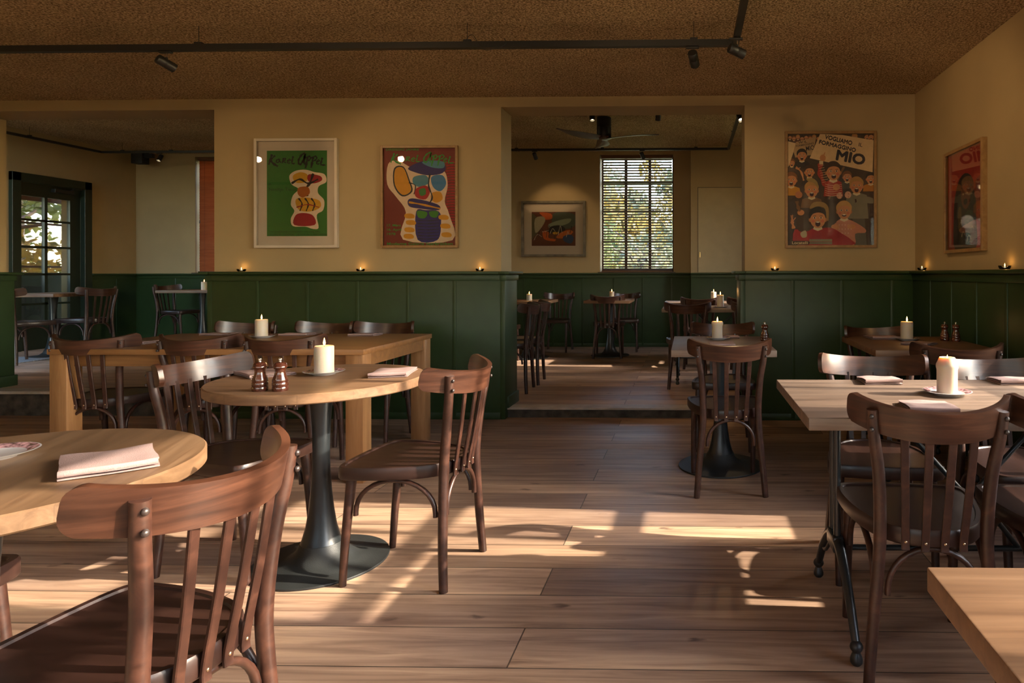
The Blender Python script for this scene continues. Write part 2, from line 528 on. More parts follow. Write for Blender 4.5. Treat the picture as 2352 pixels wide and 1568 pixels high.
def add_lathe(bm, prof, n=32, c=(0, 0, 0), mi=0, mats=None):
    rings = []
    for r, z in prof:
        if r < 1e-6:
            rings.append([bm.verts.new((c[0], c[1], c[2] + z))])
        else:
            rings.append([bm.verts.new((c[0] + r * cos(2 * pi * i / n), c[1] + r * sin(2 * pi * i / n), c[2] + z)) for i in range(n)])
    for k in range(len(rings) - 1):
        a, b = rings[k], rings[k + 1]
        for i in range(n):
            j = (i + 1) % n
            if len(a) == 1 and len(b) == 1: continue
            if len(a) == 1: f = bm.faces.new([a[0], b[i], b[j]])
            elif len(b) == 1: f = bm.faces.new([a[i], a[j], b[0]])
            else: f = bm.faces.new([a[i], a[j], b[j], b[i]])
            f.material_index = mats[k] if mats else mi

def add_prism(bm, outline, z0, z1, mi=0):
    a = [bm.verts.new((p[0], p[1], z0)) for p in outline]
    b = [bm.verts.new((p[0], p[1], z1)) for p in outline]
    n = len(a)
    fs = [bm.faces.new(a[::-1]), bm.faces.new(b)]
    for i in range(n):
        fs.append(bm.faces.new([a[i], a[(i + 1) % n], b[(i + 1) % n], b[i]]))
    for f in fs: f.material_index = mi

def add_ball(bm, c, r, sx=1, sy=1, sz=1, u=10, v=6, mi=0):
    res = bmesh.ops.create_uvsphere(bm, u_segments=u, v_segments=v, radius=r, matrix=Matrix.Translation(c) @ Matrix.Diagonal((sx, sy, sz, 1)))
    for vv in res['verts']:
        for f in vv.link_faces: f.material_index = mi

# wall with rectangular openings in a local frame: along axis u, height z, thickness from d0 to d1
def add_wall(bm, axis, u0, u1, z0, z1, d0, d1, holes=(), mi=0):
    us = sorted({u0, u1, *[h[0] for h in holes], *[h[1] for h in holes]})
    zs = sorted({z0, z1, *[h[2] for h in holes], *[h[3] for h in holes]})
    us = [u for u in us if u0 <= u <= u1]; zs = [z for z in zs if z0 <= z <= z1]
    for i in range(len(us) - 1):
        # merge vertical runs
        run = None
        for j in range(len(zs) - 1):
            uc, zc = (us[i] + us[i + 1]) / 2, (zs[j] + zs[j + 1]) / 2
            solid = not any(h[0] < uc < h[1] and h[2] < zc < h[3] for h in holes)
            if solid:
                if run is None: run = zs[j]
            if (not solid or j == len(zs) - 2) and run is not None:
                top = zs[j + 1] if solid else zs[j]
                if axis == 'X': add_box(bm, (us[i], d0, run), (us[i + 1], d1, top), mi=mi)
                else: add_box(bm, (d0, us[i], run), (d1, us[i + 1], top), mi=mi)
                run = None

# ------------------------------------------------------------------ room shell
YW, YB = 5.294, 5.60       # front wall, its back face
XR = 1.833                 # right wall
ZC = 2.637                 # dining room ceiling
YF = 9.86                  # far wall
ZF, ZL = 0.078, 0.205      # raised floors behind the right and left openings
ZCF = 3.05
CAP = 1.208

bm = bmesh.new(); add_box(bm, (-7.0, -3.2, -0.12), (XR + 0.3, YW + 0.12, 0.0)); struct('floor', bm, 'floorboards')
bm = bmesh.new(); add_box(bm, (-2.6, YW + 0.16, -0.12), (XR + 0.3, YF + 0.3, ZF)); struct('floor_right_back', bm, 'floorboards')
bm = bmesh.new(); add_box(bm, (-8.9, YW + 0.14, -0.12), (-2.6, YF + 0.3, ZL)); struct('floor_left_back', bm, 'floorboards')
bm = bmesh.new(); add_box(bm, (-7.3, -3.2, ZC), (XR + 0.3, YB - 0.04, ZC + 0.1)); struct('ceiling', bm, 'ceiling_spray')
bm = bmesh.new(); add_box(bm, (-8.9, YB, ZCF), (XR + 0.3, YF + 0.3, ZCF + 0.1)); struct('ceiling_back', bm, 'ceiling_spray')

LO0, LO1, LOZ = -6.02, -3.93, 2.549     # left opening
RO0, RO1, ROZ = -1.54, 0.456, 2.556     # right opening
bm = bmesh.new()
add_wall(bm, 'X', -7.3, XR + 0.3, 0, ZCF + 0.1, YW, YB, [(LO0, LO1, 0, LOZ), (RO0, RO1, 0, ROZ)])
struct('wall_front', bm, 'cream_paint')

# steps at the two openings
bm = bmesh.new(); add_box(bm, (RO0, YW + 0.045, 0), (RO1, YW + 0.17, ZF - 0.012)); struct('trim_1', bm, 'concrete_riser')
bm = bmesh.new(); add_box(bm, (RO0, YW + 0.03, ZF - 0.012), (RO1, YW + 0.185, ZF + 0.004), 0.003); struct('trim_2', bm, 'nosing_strip')
bm = bmesh.new(); add_box(bm, (LO0, YW + 0.05, 0), (LO1, YW + 0.17, ZL - 0.022)); struct('trim_3', bm, 'concrete_riser')
bm = bmesh.new(); add_box(bm, (LO0, YW + 0.03, ZL - 0.022), (LO1, YW + 0.185, ZL + 0.003), 0.003); struct('trim_4', bm, 'nosing_strip')

# wainscots: board panels with thin ribs, plinth and capping
def wains(bm, axis, u0, u1, z0, face, out, ribs, cap=CAP, plinth=True, t=0.03, ends=(0, 0)):
    """face = plane of the wall, out = +1/-1 direction the panelling stands proud"""
    def bx(a0, a1, z_0, z_1, depth, bev=0.002):
        lo_d, hi_d = sorted((face, face + out * depth))
        if axis == 'X': add_box(bm, (a0, lo_d, z_0), (a1, hi_d, z_1), bev)
        else: add_box(bm, (lo_d, a0, z_0), (hi_d, a1, z_1), bev)
    bx(u0, u1, z0, cap - 0.02, t)
    for u in ribs:
        bx(u - 0.014, u + 0.014, z0 + 0.02, cap - 0.07, t + 0.006)
    bx(u0 - ends[0] * 0.005, u1 + ends[1] * 0.005, cap - 0.075, cap - 0.03, t + 0.013)
    bx(u0 - ends[0] * 0.035, u1 + ends[1] * 0.035, cap - 0.024, cap, t + 0.045, 0.006)
    if plinth:
        bx(u0, u1, z0, z0 + 0.055, t + 0.004)

bm = bmesh.new()
wains(bm, 'X', LO1, RO0, 0, YW, -1, [-3.549, -3.133, -2.715, -2.299, -1.916])
wains(bm, 'X', RO1, XR, 0, YW, -1, [0.841, 1.235, 1.639])
wains(bm, 'X', -7.3, LO0, 0, YW, -1, [-6.4])
# reveals inside the openings
for x, out, z0 in ((LO0, 1, ZL), (LO1, -1, ZL), (RO0, 1, ZF), (RO1, -1, ZF)):
    bb = bmesh.new()
    lo, hi = sorted((x, x + out * 0.04))
    add_box(bm, (lo, YW - 0.03, z0 - 0.078 if z0 == ZF else 0.0), (hi, YB + 0.03, CAP - 0.02), 0.002)
    lo, hi = sorted((x, x + out * 0.052)); add_box(bm, (lo, YW - 0.043, CAP - 0.075), (hi, YB + 0.043, CAP - 0.03), 0.002)
    lo, hi = sorted((x, x + out * 0.085)); add_box(bm, (lo, YW - 0.075, CAP - 0.024), (hi, YB + 0.075, CAP), 0.006)
    lo, hi = sorted((x, x + out * 0.055)); add_box(bm, (lo, YW + 0.03, z0), (hi, YB + 0.045, z0 + 0.095), 0.004)
    bb.free()
struct('trim_5', bm, 'green_paint', smooth=30)

# right wall with glazed garden doors nearer the camera
GD = [(-2.3, -0.55), (0.15, 1.50), (1.95, 3.10)]
bm = bmesh.new()
add_wall(bm, 'Y', -3.2, YW, 0, ZC + 0.1, XR, XR + 0.3, [(a, b, 0.60, 2.60) for a, b in GD])
add_wall(bm, 'Y', YW, YB, 0, ZCF + 0.1, XR + 0.3, XR + 0.31, [])
struct('wall_right', bm, 'cream_paint')
bm = bmesh.new()
wains(bm, 'Y', 3.14, YW, 0, XR, -1, [3.33, 3.72, 4.11, 4.50, 4.89])
struct('trim_6', bm, 'green_paint', smooth=30)
wi = 1
for a, b in GD:
    root = bpy.data.objects.new('window_%d' % wi, None); COL.objects.link(root); root['kind'] = 'structure'
    wi += 1
    root.location = (XR + 0.12, a, 0)
    bm = bmesh.new()
    n = max(2, round((b - a) / 0.42)); w = (b - a)
    add_box(bm, (0, 0, 0.60), (0.05, w, 0.785)); add_box(bm, (0, 0, 2.55), (0.05, w, 2.60))
    for z0, z1 in ((1.175, 1.23), (1.655, 1.71), (2.13, 2.185)):
        add_box(bm, (0, 0, z0), (0.05, w, z1))
    for k in range(n + 1):
        y = w * k / n
        add_box(bm, (0, max(0, y - 0.02), 0.6), (0.05, min(w, y + 0.02), 2.60))
    obj('window_frame', bm, 'door_green', root)
    obj('window_glass', box((0.02, 0.01, 0.70), (0.026, w - 0.01, 2.52)), 'pane_glass', root)

# left and back walls of the dining room, behind and beside the camera
bm = bmesh.new(); add_wall(bm, 'Y', -3.2, YW, 0, ZC + 0.1, -7.3, -7.0, []); struct('wall_left', bm, 'cream_paint')
bm = bmesh.new()
BW = [(-3.6, -2.2), (-1.5, -0.1), (0.5, 1.5)]
add_wall(bm, 'X', -7.3, XR + 0.3, 0, ZC + 0.1, -3.4, -3.2, [(a, b, 0.9, 2.4) for a, b in BW]); struct('wall_back', bm, 'cream_paint')

# back room walls
XL = -8.55
WN = [(-1.352, -0.233, 1.215, 3.0), (-7.62, -6.50, 1.215, 3.0)]
bm = bmesh.new()
add_wall(bm, 'X', XL - 0.3, XR + 0.3, 0, ZCF + 0.1, YF, YF + 0.35, WN)
struct('wall_far', bm, 'cream_paint')
bm = bmesh.new()
DOOR = (7.98, 9.07)
add_wall(bm, 'Y', YB, YF, 0, ZCF + 0.1, XL - 0.3, XL, [(DOOR[0] + 0.1, DOOR[1] - 0.1, ZL, 2.40)])
add_wall(bm, 'Y', YW - 0.5, YB, 0, ZCF + 0.1, XL - 0.3, XL, [])
struct('wall_far_left', bm, 'cream_paint')
bm = bmesh.new()
FW = (7.50, 8.08, 1.22, 2.62)
FW2 = (6.1, 6.9, 1.29, 2.62)
add_wall(bm, 'Y', YB, YF, 0, ZCF + 0.1, XR, XR + 0.3, [FW])
struct('wall_far_right', bm, 'cream_paint')
# boxed-in projection beside the far window, with a flush cupboard door
bm = bmesh.new(); add_box(bm, (0.03, 9.5, ZF), (XR, YF, ZCF)); struct('wall_projection', bm, 'cream_paint')
bm = bmesh.new()
wains(bm, 'X', XL, 0.03, ZF, YF, -1, [x - 0.02 for x in (-7.9, -7.2, -6.5, -2.95, -2.5, -2.05, -1.6, -1.12, -0.68, -0.24)], cap=1.20, t=0.02)
wains(bm, 'X', 0.03, XR, ZF, 9.5, -1, [0.35, 0.72, 1.1], cap=1.20, t=0.02)
struct('trim_7', bm, 'green_paint', smooth=30)
bm = bmesh.new()
wains(bm, 'Y', DOOR[1], YF, ZL, XL, 1, [9.5], cap=1.20, t=0.02)
wains(bm, 'Y', YB + 0.05, DOOR[0], ZL, XL, 1, [6.2, 6.8, 7.4], cap=1.20, t=0.02)
struct('trim_8', bm, 'green_paint', smooth=30)
dr = bpy.data.objects.new('door_1', None); COL.objects.link(dr); dr['kind'] = 'structure'; dr.location = (0, 0, 0)
bm = bmesh.new()
for x0, x1, z0, z1 in ((0.130, 0.137, 1.207, 2.45), (0.80, 0.807, 1.207, 2.45), (0.130, 0.807, 2.443, 2.45)):
    add_box(bm, (x0, 9.493, z0), (x1, 9.5, z1))
obj('door_outline', bm, 'bolt_dark', dr)
obj('door_leaf', box((0.137, 9.492, 1.207), (0.80, 9.5, 2.443), 0.001), 'flush_panel', dr)
bm = bmesh.new(); add_box(bm, (0.155, 9.475, 1.42), (0.167, 9.49, 1.50), 0.003); obj('door_handle', bm, 'brass', dr)

# ------------------------------------------------------------------ far windows with frames
def far_window(nr, x0, x1, z0, z1):
    global wi
    root = bpy.data.objects.new('window_%d' % wi, None); COL.objects.link(root); root['kind'] = 'structure'
    wi += 1
    bm = bmesh.new()
    y = YF + 0.24
    for k in range(4):
        x = x0 + (x1 - x0) * k / 3
        add_box(bm, (max(x0, x - 0.022), y, z0), (min(x1, x + 0.022), y + 0.06, z1), 0.003)
    for k in range(5):
        z = z0 + (z1 - z0) * (0, 0.015, 0.255, 0.52, 0.775)[k] if k else z0
        add_box(bm, (x0, y, z), (x1, y + 0.06, z + 0.03), 0.003)
    add_box(bm, (x0, y, z1 - 0.03), (x1, y + 0.06, z1), 0.003)
    obj('window_frame', bm, 'window_brown', root)
    obj('window_glass', box((x0, y + 0.03, z0), (x1, y + 0.035, z1)), 'pane_glass', root)
    bm = bmesh.new(); add_box(bm, (x0 - 0.03, YF - 0.045, z0 - 0.03), (x1 + 0.03, YF + 0.24, z0 - 0.002), 0.004)
    obj('window_sill', bm, 'window_brown', root)
for k, w in enumerate(WN):
    far_window(k, *w)

def blind(x0, x1, z0, z1, y, tilt, label, group=None, closed=False):
    t = thing('venetian_blind', label, 'blind', ((x0 + x1) / 2, y, z1), 0, group)
    hw = (x1 - x0) / 2
    bm = bmesh.new()
    n = int((z1 - z0 - 0.06) / 0.042)
    for k in range(n):
        z = -0.07 - 0.042 * k
        a = radians(tilt)
        d = 0.023
        path = [(-hw + 0.01, 0, z), (hw - 0.01, 0, z)]
        c, s = cos(a) * d, sin(a) * d
        v = [bm.verts.new((sx * (hw - 0.01), yy, z + zz)) for sx in (-1, 1) for yy, zz in ((-c, -s), (c, s), (c, s + 0.003), (-c, -s + 0.003))]
        for f in ((0, 1, 5, 4), (1, 2, 6, 5), (2, 3, 7, 6), (3, 0, 4, 7), (0, 3, 2, 1), (4, 5, 6, 7)):
            bm.faces.new([v[i] for i in f])
    obj('slats', bm, 'blind_wood_lit' if tilt < -40 else 'blind_wood', t)
    obj('headrail', box((-hw, -0.03, -0.05), (hw, 0.03, 0.0), 0.003), 'blind_wood', t)
    obj('bottom_rail', box((-hw + 0.005, -0.025, z0 - z1 + 0.003), (hw - 0.005, 0.025, z0 - z1 + 0.02), 0.002), 'blind_wood', t)
    bm = bmesh.new()
    for x in (-hw * 0.8, -0.02, hw * 0.62):
        add_tube(bm, [(x, -0.026, -0.04), (x, -0.026, z0 - z1 + 0.01)], 0.0014, 5)
    obj('ladder_cord', bm, 'window_brown', t)
    for x, zz in ((-hw * 0.93, -1.0), (hw * 0.93, -0.17), (hw * 0.93, -1.02)):
        bm = bmesh.new()
        add_tube(bm, [(x, -0.03, -0.04), (x, -0.031, zz + 0.03)], 0.001, 5)
        add_lathe(bm, [(0, 0.03), (0.005, 0.026), (0.009, -0.02), (0, -0.022)], 8, (x, -0.031, zz))
        obj('cord_pull', bm, 'window_brown', t)
    return t
blind(WN[0][0] + 0.012, WN[0][1] - 0.012, WN[0][2], WN[0][3], YF + 0.06, -20, 'brown slatted wooden blind half open over the tall window beside the fan')
blind(WN[1][0] + 0.012, WN[1][1] - 0.012, WN[1][2], WN[1][3], YF + 0.06, -80, 'reddish brown wooden blind seen at the edge of the left doorway')
for k, (a, b) in enumerate(BW):
    t = blind(a + 0.01, b - 0.01, 0.9, 2.4, -3.25, 20, ['wooden blind on the window behind the camera, left', 'wooden blind on the window behind the camera, middle', 'wooden blind on the window behind the camera, right'][k])

# glazed outer door in the far left wall
dr = bpy.data.objects.new('door_2', None); COL.objects.link(dr); dr['kind'] = 'structure'
bm = bmesh.new()
y0, y1 = DOOR
add_box(bm, (XL - 0.02, y0, ZL), (XL + 0.05, y0 + 0.11, 2.49), 0.004)
add_box(bm, (XL - 0.02, y1 - 0.11, ZL), (XL + 0.05, y1, 2.49), 0.004)
add_box(bm, (XL - 0.02, y0, 2.38), (XL + 0.05, y1, 2.49), 0.004)
obj('door_frame', bm, 'door_green', dr)
bm = bmesh.new()
ly0, ly1 = y0 + 0.11, y1 - 0.11
g0, g1 = ly0 + 0.05, ly1 - 0.15
X0, X1 = XL - 0.06, XL - 0.02
add_box(bm, (X0, ly0, ZL), (X1, g0, 2.38)); add_box(bm, (X0, g1, ZL), (X1, ly1, 2.38))
add_box(bm, (X0, g0, 2.21), (X1, g1, 2.38)); add_box(bm, (X0, g0, ZL), (X1, g1, 0.50))
for z in (1.90, 1.55, 1.19, 0.80): add_box(bm, (X0, g0, z - 0.014), (X1, g1, z + 0.014))
add_box(bm, (X0, (g0 + g1) / 2 - 0.02, 0.5), (X1, (g0 + g1) / 2 + 0.02, 2.21))
obj('door_leaf', bm, 'door_green', dr)
obj('door_glass', box((X0 + 0.017, g0, 0.5), (X0 + 0.022, g1, 2.21)), 'pane_glass', dr)
bm = bmesh.new(); add_box(bm, (XL - 0.02, ly1 - 0.42, 2.29), (XL + 0.04, ly1 - 0.14, 2.34), 0.004)
add_tube(bm, [(XL + 0.03, ly1 - 0.2, 2.34), (XL + 0.16, ly1 - 0.28, 2.35), (XL + 0.04, ly1 - 0.03, 2.37)], 0.008, 6)
obj('door_closer', bm, 'track_black', dr)
bm = bmesh.new()   # lattice of the porch screen just outside the door
for y in (g0 + 0.17, g0 + 0.48):
    add_box(bm, (XL - 0.95, y - 0.02, ZL), (XL - 0.90, y + 0.02, 2.35))
for z in (1.93, 1.58, 1.30, 1.2):
    add_box(bm, (XL - 0.95, g0 - 0.6, z - 0.015), (XL - 0.90, g1 + 1.0, z + 0.015))
add_box(bm, (XL - 0.96, g0 - 0.6, 0.4), (XL - 0.89, g1 + 1.0, 1.18))
add_box(bm, (XL - 0.96, g0 - 0.6, 2.25), (XL - 0.89, g1 + 1.0, 2.6))
add_box(bm, (XL - 0.96, g0 - 0.66, 0.0), (XL - 0.89, g0 - 0.6, 2.6)); add_box(bm, (XL - 0.96, g1 + 1.0, 0.0), (XL - 0.89, g1 + 1.06, 2.6))
add_box(bm, (XL - 3.6, g0 - 2.6, 2.6), (XL - 0.31, g1 + 2.7, 2.68))  # unseen roof slab, added to cut the sky light entering by the door
obj('porch_screen_and_sky_block', bm, 'door_green', dr)
bm = bmesh.new(); add_box(bm, (XL + 0.05, 6.95, ZL), (XL + 1.15, 7.5, ZL + 0.012), 0.003)
tag(obj('doormat', bm, 'door_mat'), 'pale grey doormat on the back room floor below the glazed door', 'doormat')

# ------------------------------------------------------------------ bistro chairs
def rail_pts(n=25):
    R, ym, z0, tl = 0.2365, -0.283, 0.768, radians(13)
    amax = math.asin(0.222 / R)
    pts, ups, out = [], [], []
    for i in range(n):
        q = -1 + 2 * i / (n - 1)
        a = amax * math.copysign(1 - (1 - abs(q)) ** 1.7, q)
        d = R - R * cos(a)
        pts.append(Vector((R * sin(a), ym + d * cos(tl), z0 + d * sin(tl))))
        ups.append(Vector((0, -sin(tl), cos(tl))))
        s = (amax - abs(a)) * R
        rc = 0.032
        hh = 0.0435 if s > rc else 0.0435 - rc + math.sqrt(max(0.0, rc * rc - (rc - s) ** 2)) + 0.001
        out.append(hh)
    return pts, ups, out

def make_chair(detail=True):
    t = thing('bistro_chair', 'chair', 'chair')
    # seat
    half = [(-0.0, 0.222), (-0.10, 0.219), (-0.175, 0.210), (-0.207, 0.192), (-0.214, 0.155), (-0.207, 0.06), (-0.186, -0.04), (-0.150, -0.128), (-0.10, -0.182), (-0.045, -0.203)]
    pts = half + [(0.0, -0.207)] + [(-x, y) for x, y in reversed(half[1:])]
    ol = [(p.x, p.y) for p in catmull([(x, y, 0) for x, y in pts], 3, closed=True)]
    bm = bmesh.new()
    def ring(f, z, dy=0.0):
        return [bm.verts.new((x * f, (y - 0.01) * f + 0.01 + dy, z)) for x, y in ol]
    rings = [ring(0.93, 0.414), ring(0.985, 0.414), ring(1.0, 0.420), ring(1.0, 0.456), ring(0.985, 0.462), ring(0.92, 0.462), ring(0.905, 0.457), ring(0.5, 0.4545), ]
    for a, b in zip(rings[:-1], rings[1:]):
        k = len(a)
        for i in range(k):
            bm.faces.new([a[i], a[(i + 1) % k], b[(i + 1) % k], b[i]])
    bm.faces.new(rings[-1]); bm.faces.new(rings[0][::-1])
    obj('seat', bm, 'chair_seat', t, 45)
    # top rail
    rp, ru, rh = rail_pts(41 if detail else 21)
    bm = bmesh.new()
    add_sweep(bm, rp, rrect(0.017, 2.0, 0.006, 3), up=ru, scales=[(1, h) for h in rh])
    obj('top_rail', bm, 'chair_rail', t, 50)
    # rear legs running up to the rail
    for s in (-1, 1):
        path = catmull([(s * .183, -.205, 0), (s * .170, -.196, .16), (s * .151, -.190, .36), (s * .147, -.191, .47), (s * .154, -.206, .62), (s * .171, -.222, .735), (s * .176, -.228, .806)], 4)
        n = len(path)
        rad = [0.0160 + 0.0025 * sin(pi * min(1, i / n * 1.15)) for i in range(n)]
        bm = bmesh.new(); add_tube(bm, path, 0, 12 if detail else 8, rad)
        lg = obj('rear_leg', bm, 'chair_wood', t, 50)
        if detail:
            for zz in (0.752, 0.788):
                bm = bmesh.new()
                add_ball(bm, (s * .181, -.243, zz), 0.0072, 1, 0.8, 1, 8, 5)
                obj('bolt', bm, 'bolt_dark', lg, 60)
    for s in (-1, 1):
        path = catmull([(s * .176, .200, 0), (s * .176, .190, .15), (s * .174, .176, .30), (s * .170, .165, .42)], 4)
        n = len(path)
        bm = bmesh.new(); add_tube(bm, path, 0, 12 if detail else 8, [0.0135 + 0.0062 * i / n for i in range(n)])
        obj('front_leg', bm, 'chair_wood', t, 50)
    for k in range(4):
        u = k - 1.5
        xb, xt = u * 0.053, u * 0.0625
        yb = -0.212 + abs(u) ** 2 * 0.004
        R = 0.2365
        d = R - math.sqrt(R * R - xt * xt)
        yt, zt = -0.283 + 0.012 + d * cos(radians(13)), 0.742 + d * sin(radians(13))
        path = catmull([(xb, yb, .405), (xb, yb - 0.001, .44), ((xb + xt) / 2, (yb + yt) / 2 - .002, .585), (xt, yt, zt)], 3)
        bm = bmesh.new(); add_sweep(bm, path, rrect(0.0225, 0.009, 0.002, 2), up=Vector((0, 1, 0)))
        sl = obj('back_slat', bm, 'chair_wood', t, 40)
        if detail:
            bm = bmesh.new(); add_ball(bm, (xb, yb - 0.0045, .428), 0.0042, 1, .5, 1, 8, 4)
            obj('screw', bm, 'screw_brass', sl, 60)
    for pth in ([(-.126, -.190, .282), (.126, -.190, .282)], [(-.158, -.162, .282), (-.172, .148, .282)], [(.158, -.162, .282), (.172, .148, .282)]):
        a, b = Vector(pth[0]), Vector(pth[1])
        mid = (a + b) / 2; h = (b - a) / 2
        path = [a - Vector((0, 0, 0.012))]
        for i in range(17):
            ph = pi * i / 16
            path.append(mid - h * cos(ph) + Vector((0, 0, 0.124 * sin(ph) ** 0.95)))
        path.append(b - Vector((0, 0, 0.012)))
        side = (b - a).cross(Vector((0, 0, 1))).normalized()
        bm = bmesh.new(); add_sweep(bm, path, rrect(0.017, 0.020, 0.0075, 3), up=side)
        obj('arched_brace', bm, 'chair_wood', t, 50)
    remember(t)
    return t

CH = make_chair(True)
CHF = make_chair(False)
CHF.name = 'bistro_chair_plain'
remember(CHF)
used = {}
def chair(x, y, deg, label, group, z=0.0, proto=None):
    proto = proto or CH
    if proto.name not in used:
        used[proto.name] = 1
        r = proto
        r.location = (x, y, z); r.rotation_euler = (0, 0, radians(deg))
        r['label'] = label; r['group'] = group
        return r
    return dup(proto, (x, y, z), radians(deg), label, group)

G1 = 'dark bentwood chairs in the dining room'
chair(-1.135, 1.275, 84, 'large dark bentwood chair in the bottom left foreground, sunlit curved back rail', G1)
chair(-1.104, 2.598, 85, 'dark bentwood chair on the right of the round table with sunlight on its seat', G1)
chair(-1.865, 2.650, -98, 'dark bentwood chair tucked at the left of the round table with pepper mills', G1)
chair(-1.915, 1.43, -88, 'dark wooden chair cut by the left photo edge beside the nearest round table', G1)
chair(-3.515, 3.901, 9.5, 'dark chair at the near left end of the long oak table', G1)
chair(-2.869, 3.886, 6, 'middle dark chair of the three on the near side of the long oak table', G1)
chair(-2.372, 3.888, 7, 'dark chair at the near side of the long oak table, behind the pillar candle', G1)
chair(-3.300, 4.60, 178, 'chair behind the long oak table, leftmost, mostly hidden by a candle', G1)
chair(-2.715, 4.60, 174, 'chair behind the long oak table, middle of the three along the green wall', G1)
chair(-2.255, 4.60, 180, 'chair behind the long oak table, nearest its right end, against green panelling', G1)
chair(0.212, 3.649, 3, 'dark bentwood chair seen from behind at the small pedestal table in the centre right', G1)
chair(0.238, 4.52, 178, 'dark chair on the far side of the small pedestal table in the centre right', G1)
chair(0.705, 2.045, -4, 'large dark bentwood chair seen from behind at the near side of the right table', G1)
chair(0.770, 2.66, 173, 'chair on the far side of the right table with a bright sheen on its rail', G1)
chair(1.300, 2.56, 186, 'chair on the far side of the right table, partly behind the thick white candle', G1)
chair(1.165, 2.03, -7, 'chair cut by the right photo edge at the near side of the right table', G1)
chair(1.375, 3.47, -6, 'dark chair seen from behind at the near side of the table in the corner', G1)
chair(1.270, 4.20, 186, 'dark chair behind the corner table, partly hidden by its candle', G1)

# ------------------------------------------------------------------ tables
TZ = 0.76
def pedestal(t, r_disc=0.258):
    prof = [(0, 0.0), (r_disc, 0.0), (r_disc + .002, 0.004), (r_disc, 0.009), (r_disc * .8, 0.013), (r_disc * .55, 0.020), (0.118, 0.034), (0.093, 0.055), (0.080, 0.085)]
    bm = bmesh.new(); add_lathe(bm, prof + [(0.0, 0.085)], 56); obj('base_plate', bm, 'base_iron', t, 50)
    prof = [(0, 0.080), (0.080, 0.080), (0.072, 0.10), (0.058, 0.15), (0.047, 0.22), (0.039, 0.30), (0.034, 0.38), (0.032, 0.46), (0.034, 0.55), (0.039, 0.62), (0.046, 0.69), (0.052, 0.722), (0, 0.722)]
    bm = bmesh.new(); add_lathe(bm, prof, 40); obj('pole', bm, 'table_iron', t, 50)

def round_table(x, y, label, rz=0):
    t = thing('round_table', label, 'table', (x, y, 0), rz)
    R = 0.402
    bm = bmesh.new()
    add_lathe(bm, [(0, .722), (R - .004, .722), (R, .726), (R, .756), (R - .004, .760), (0, .760)], 96)
    obj('table_top', bm, 'oak_top_diag' if rz else 'oak_top', t, 40)
    pedestal(t)
    return t
round_table(-1.535, 1.368, 'round oak table at the left photo edge holding one folded napkin', radians(20))
round_table(-1.520, 2.650, 'round oak pedestal table with pepper mills, candle and two napkins')

def square_ped(x, y, w, d, label, z=0, mat='oak_top', group=None):
    t = thing('pedestal_table', label, 'table', (x, y, z), 0, group)
    obj('table_top', box((-w / 2, -d / 2, .722), (w / 2, d / 2, .760), 0.003), mat, t, 40)
    pedestal(t)
    return t
square_ped(0.194, 4.015, 0.588, 0.815, 'small oak pedestal table with one candle in the centre right', mat='oak_top_grey')
SPT2 = square_ped(-1.07, 8.80, 0.60, 0.80, 'small pedestal table with candle below the far blinded window', ZF)

def bistro_table(x0, x1, y0, y1, label, z=0, mat='oak_top_grey', group=None, xcol=0.155):
    cx, cy_ = (x0 + x1) / 2, (y0 + y1) / 2
    t = thing('cast_iron_table', label, 'table', (cx, cy_, z), 0, group)
    hw, hd = (x1 - x0) / 2, (y1 - y0) / 2
    obj('table_top', box((-hw, -hd, .724), (hw, hd, .760), 0.003), mat, t, 40)
    for s in (-1, 1):
        xc = s * (hw - xcol)
        bm = bmesh.new()
        for dy in (-0.033, 0.033):
            add_tube(bm, [(xc, dy, .26), (xc, dy, .50), (xc, dy, .71)], 0.0125, 12)
            for zz in (.28, .69):
                add_lathe(bm, [(0, -.012), (.017, -.010), (.019, 0), (.017, .010), (0, .012)], 12, (xc, dy, zz))
        add_box(bm, (xc - .018, -.055, .235), (xc + .018, .055, .29), 0.006)
        add_box(bm, (xc - .022, -hd + .1, .71), (xc + .022, hd - .1, .7245), 0.003)
        fr = obj('leg_frame', bm, 'table_iron', t, 50)
        for q in (-1, 1):
            bm = bmesh.new()
            path = catmull([(xc, q * .035, .275), (xc, q * .10, .245), (xc, q * .20, .16), (xc, q * .27, .075), (xc, q * .285, .055)], 5)
            add_tube(bm, path, 0, 12, [0.019 - 0.0075 * i / len(path) for i in range(len(path))])
            path = catmull([(xc, q * .02, .235), (xc, q * .07, .225), (xc, q * .15, .165), (xc, q * .2, .155)], 4)
            add_tube(bm, path, 0.007, 8)
            f = obj('foot', bm, 'table_iron', t, 50)
            bm = bmesh.new()
            add_lathe(bm, [(0, .0), (.013, .0), (.019, .008), (.0195, .018), (.015, .030), (.0115, .038), (.018, .046), (.0205, .054), (.018, .062), (.011, .070), (0, .072)], 16, (xc, q * .287, 0))
            obj('foot_knob', bm, 'black_metal', f, 50)
    bm = bmesh.new(); add_tube(bm, [(-hw + xcol, 0, .235), (0, 0, .235), (hw - xcol, 0, .235)], 0.010, 12)
    obj('stretcher', bm, 'table_iron', t, 50)
    for s in (-1, 1):
        bm = bmesh.new()
        add_tube(bm, [(s * .02, 0, .43), (s * (hw - xcol - .18), 0, .715)], 0.009, 10)
        add_tube(bm, [(s * .02, 0, .43), (s * .17, 0, .24)], 0.009, 10)
        obj('diagonal_brace', bm, 'table_iron', t, 50)
    return t
bistro_table(0.352, 1.58, 1.915, 2.620, 'large oak table with black iron legs and a thick candle at the right')
bistro_table(1.035, 1.735, 3.620, 4.415, 'oak table in the right corner with candle and two mills', mat='oak_top', xcol=0.1)
bistro_table(0.345, 1.15, 0.20, 0.951, 'pale oak table corner in the bottom right foreground', mat='oak_top')

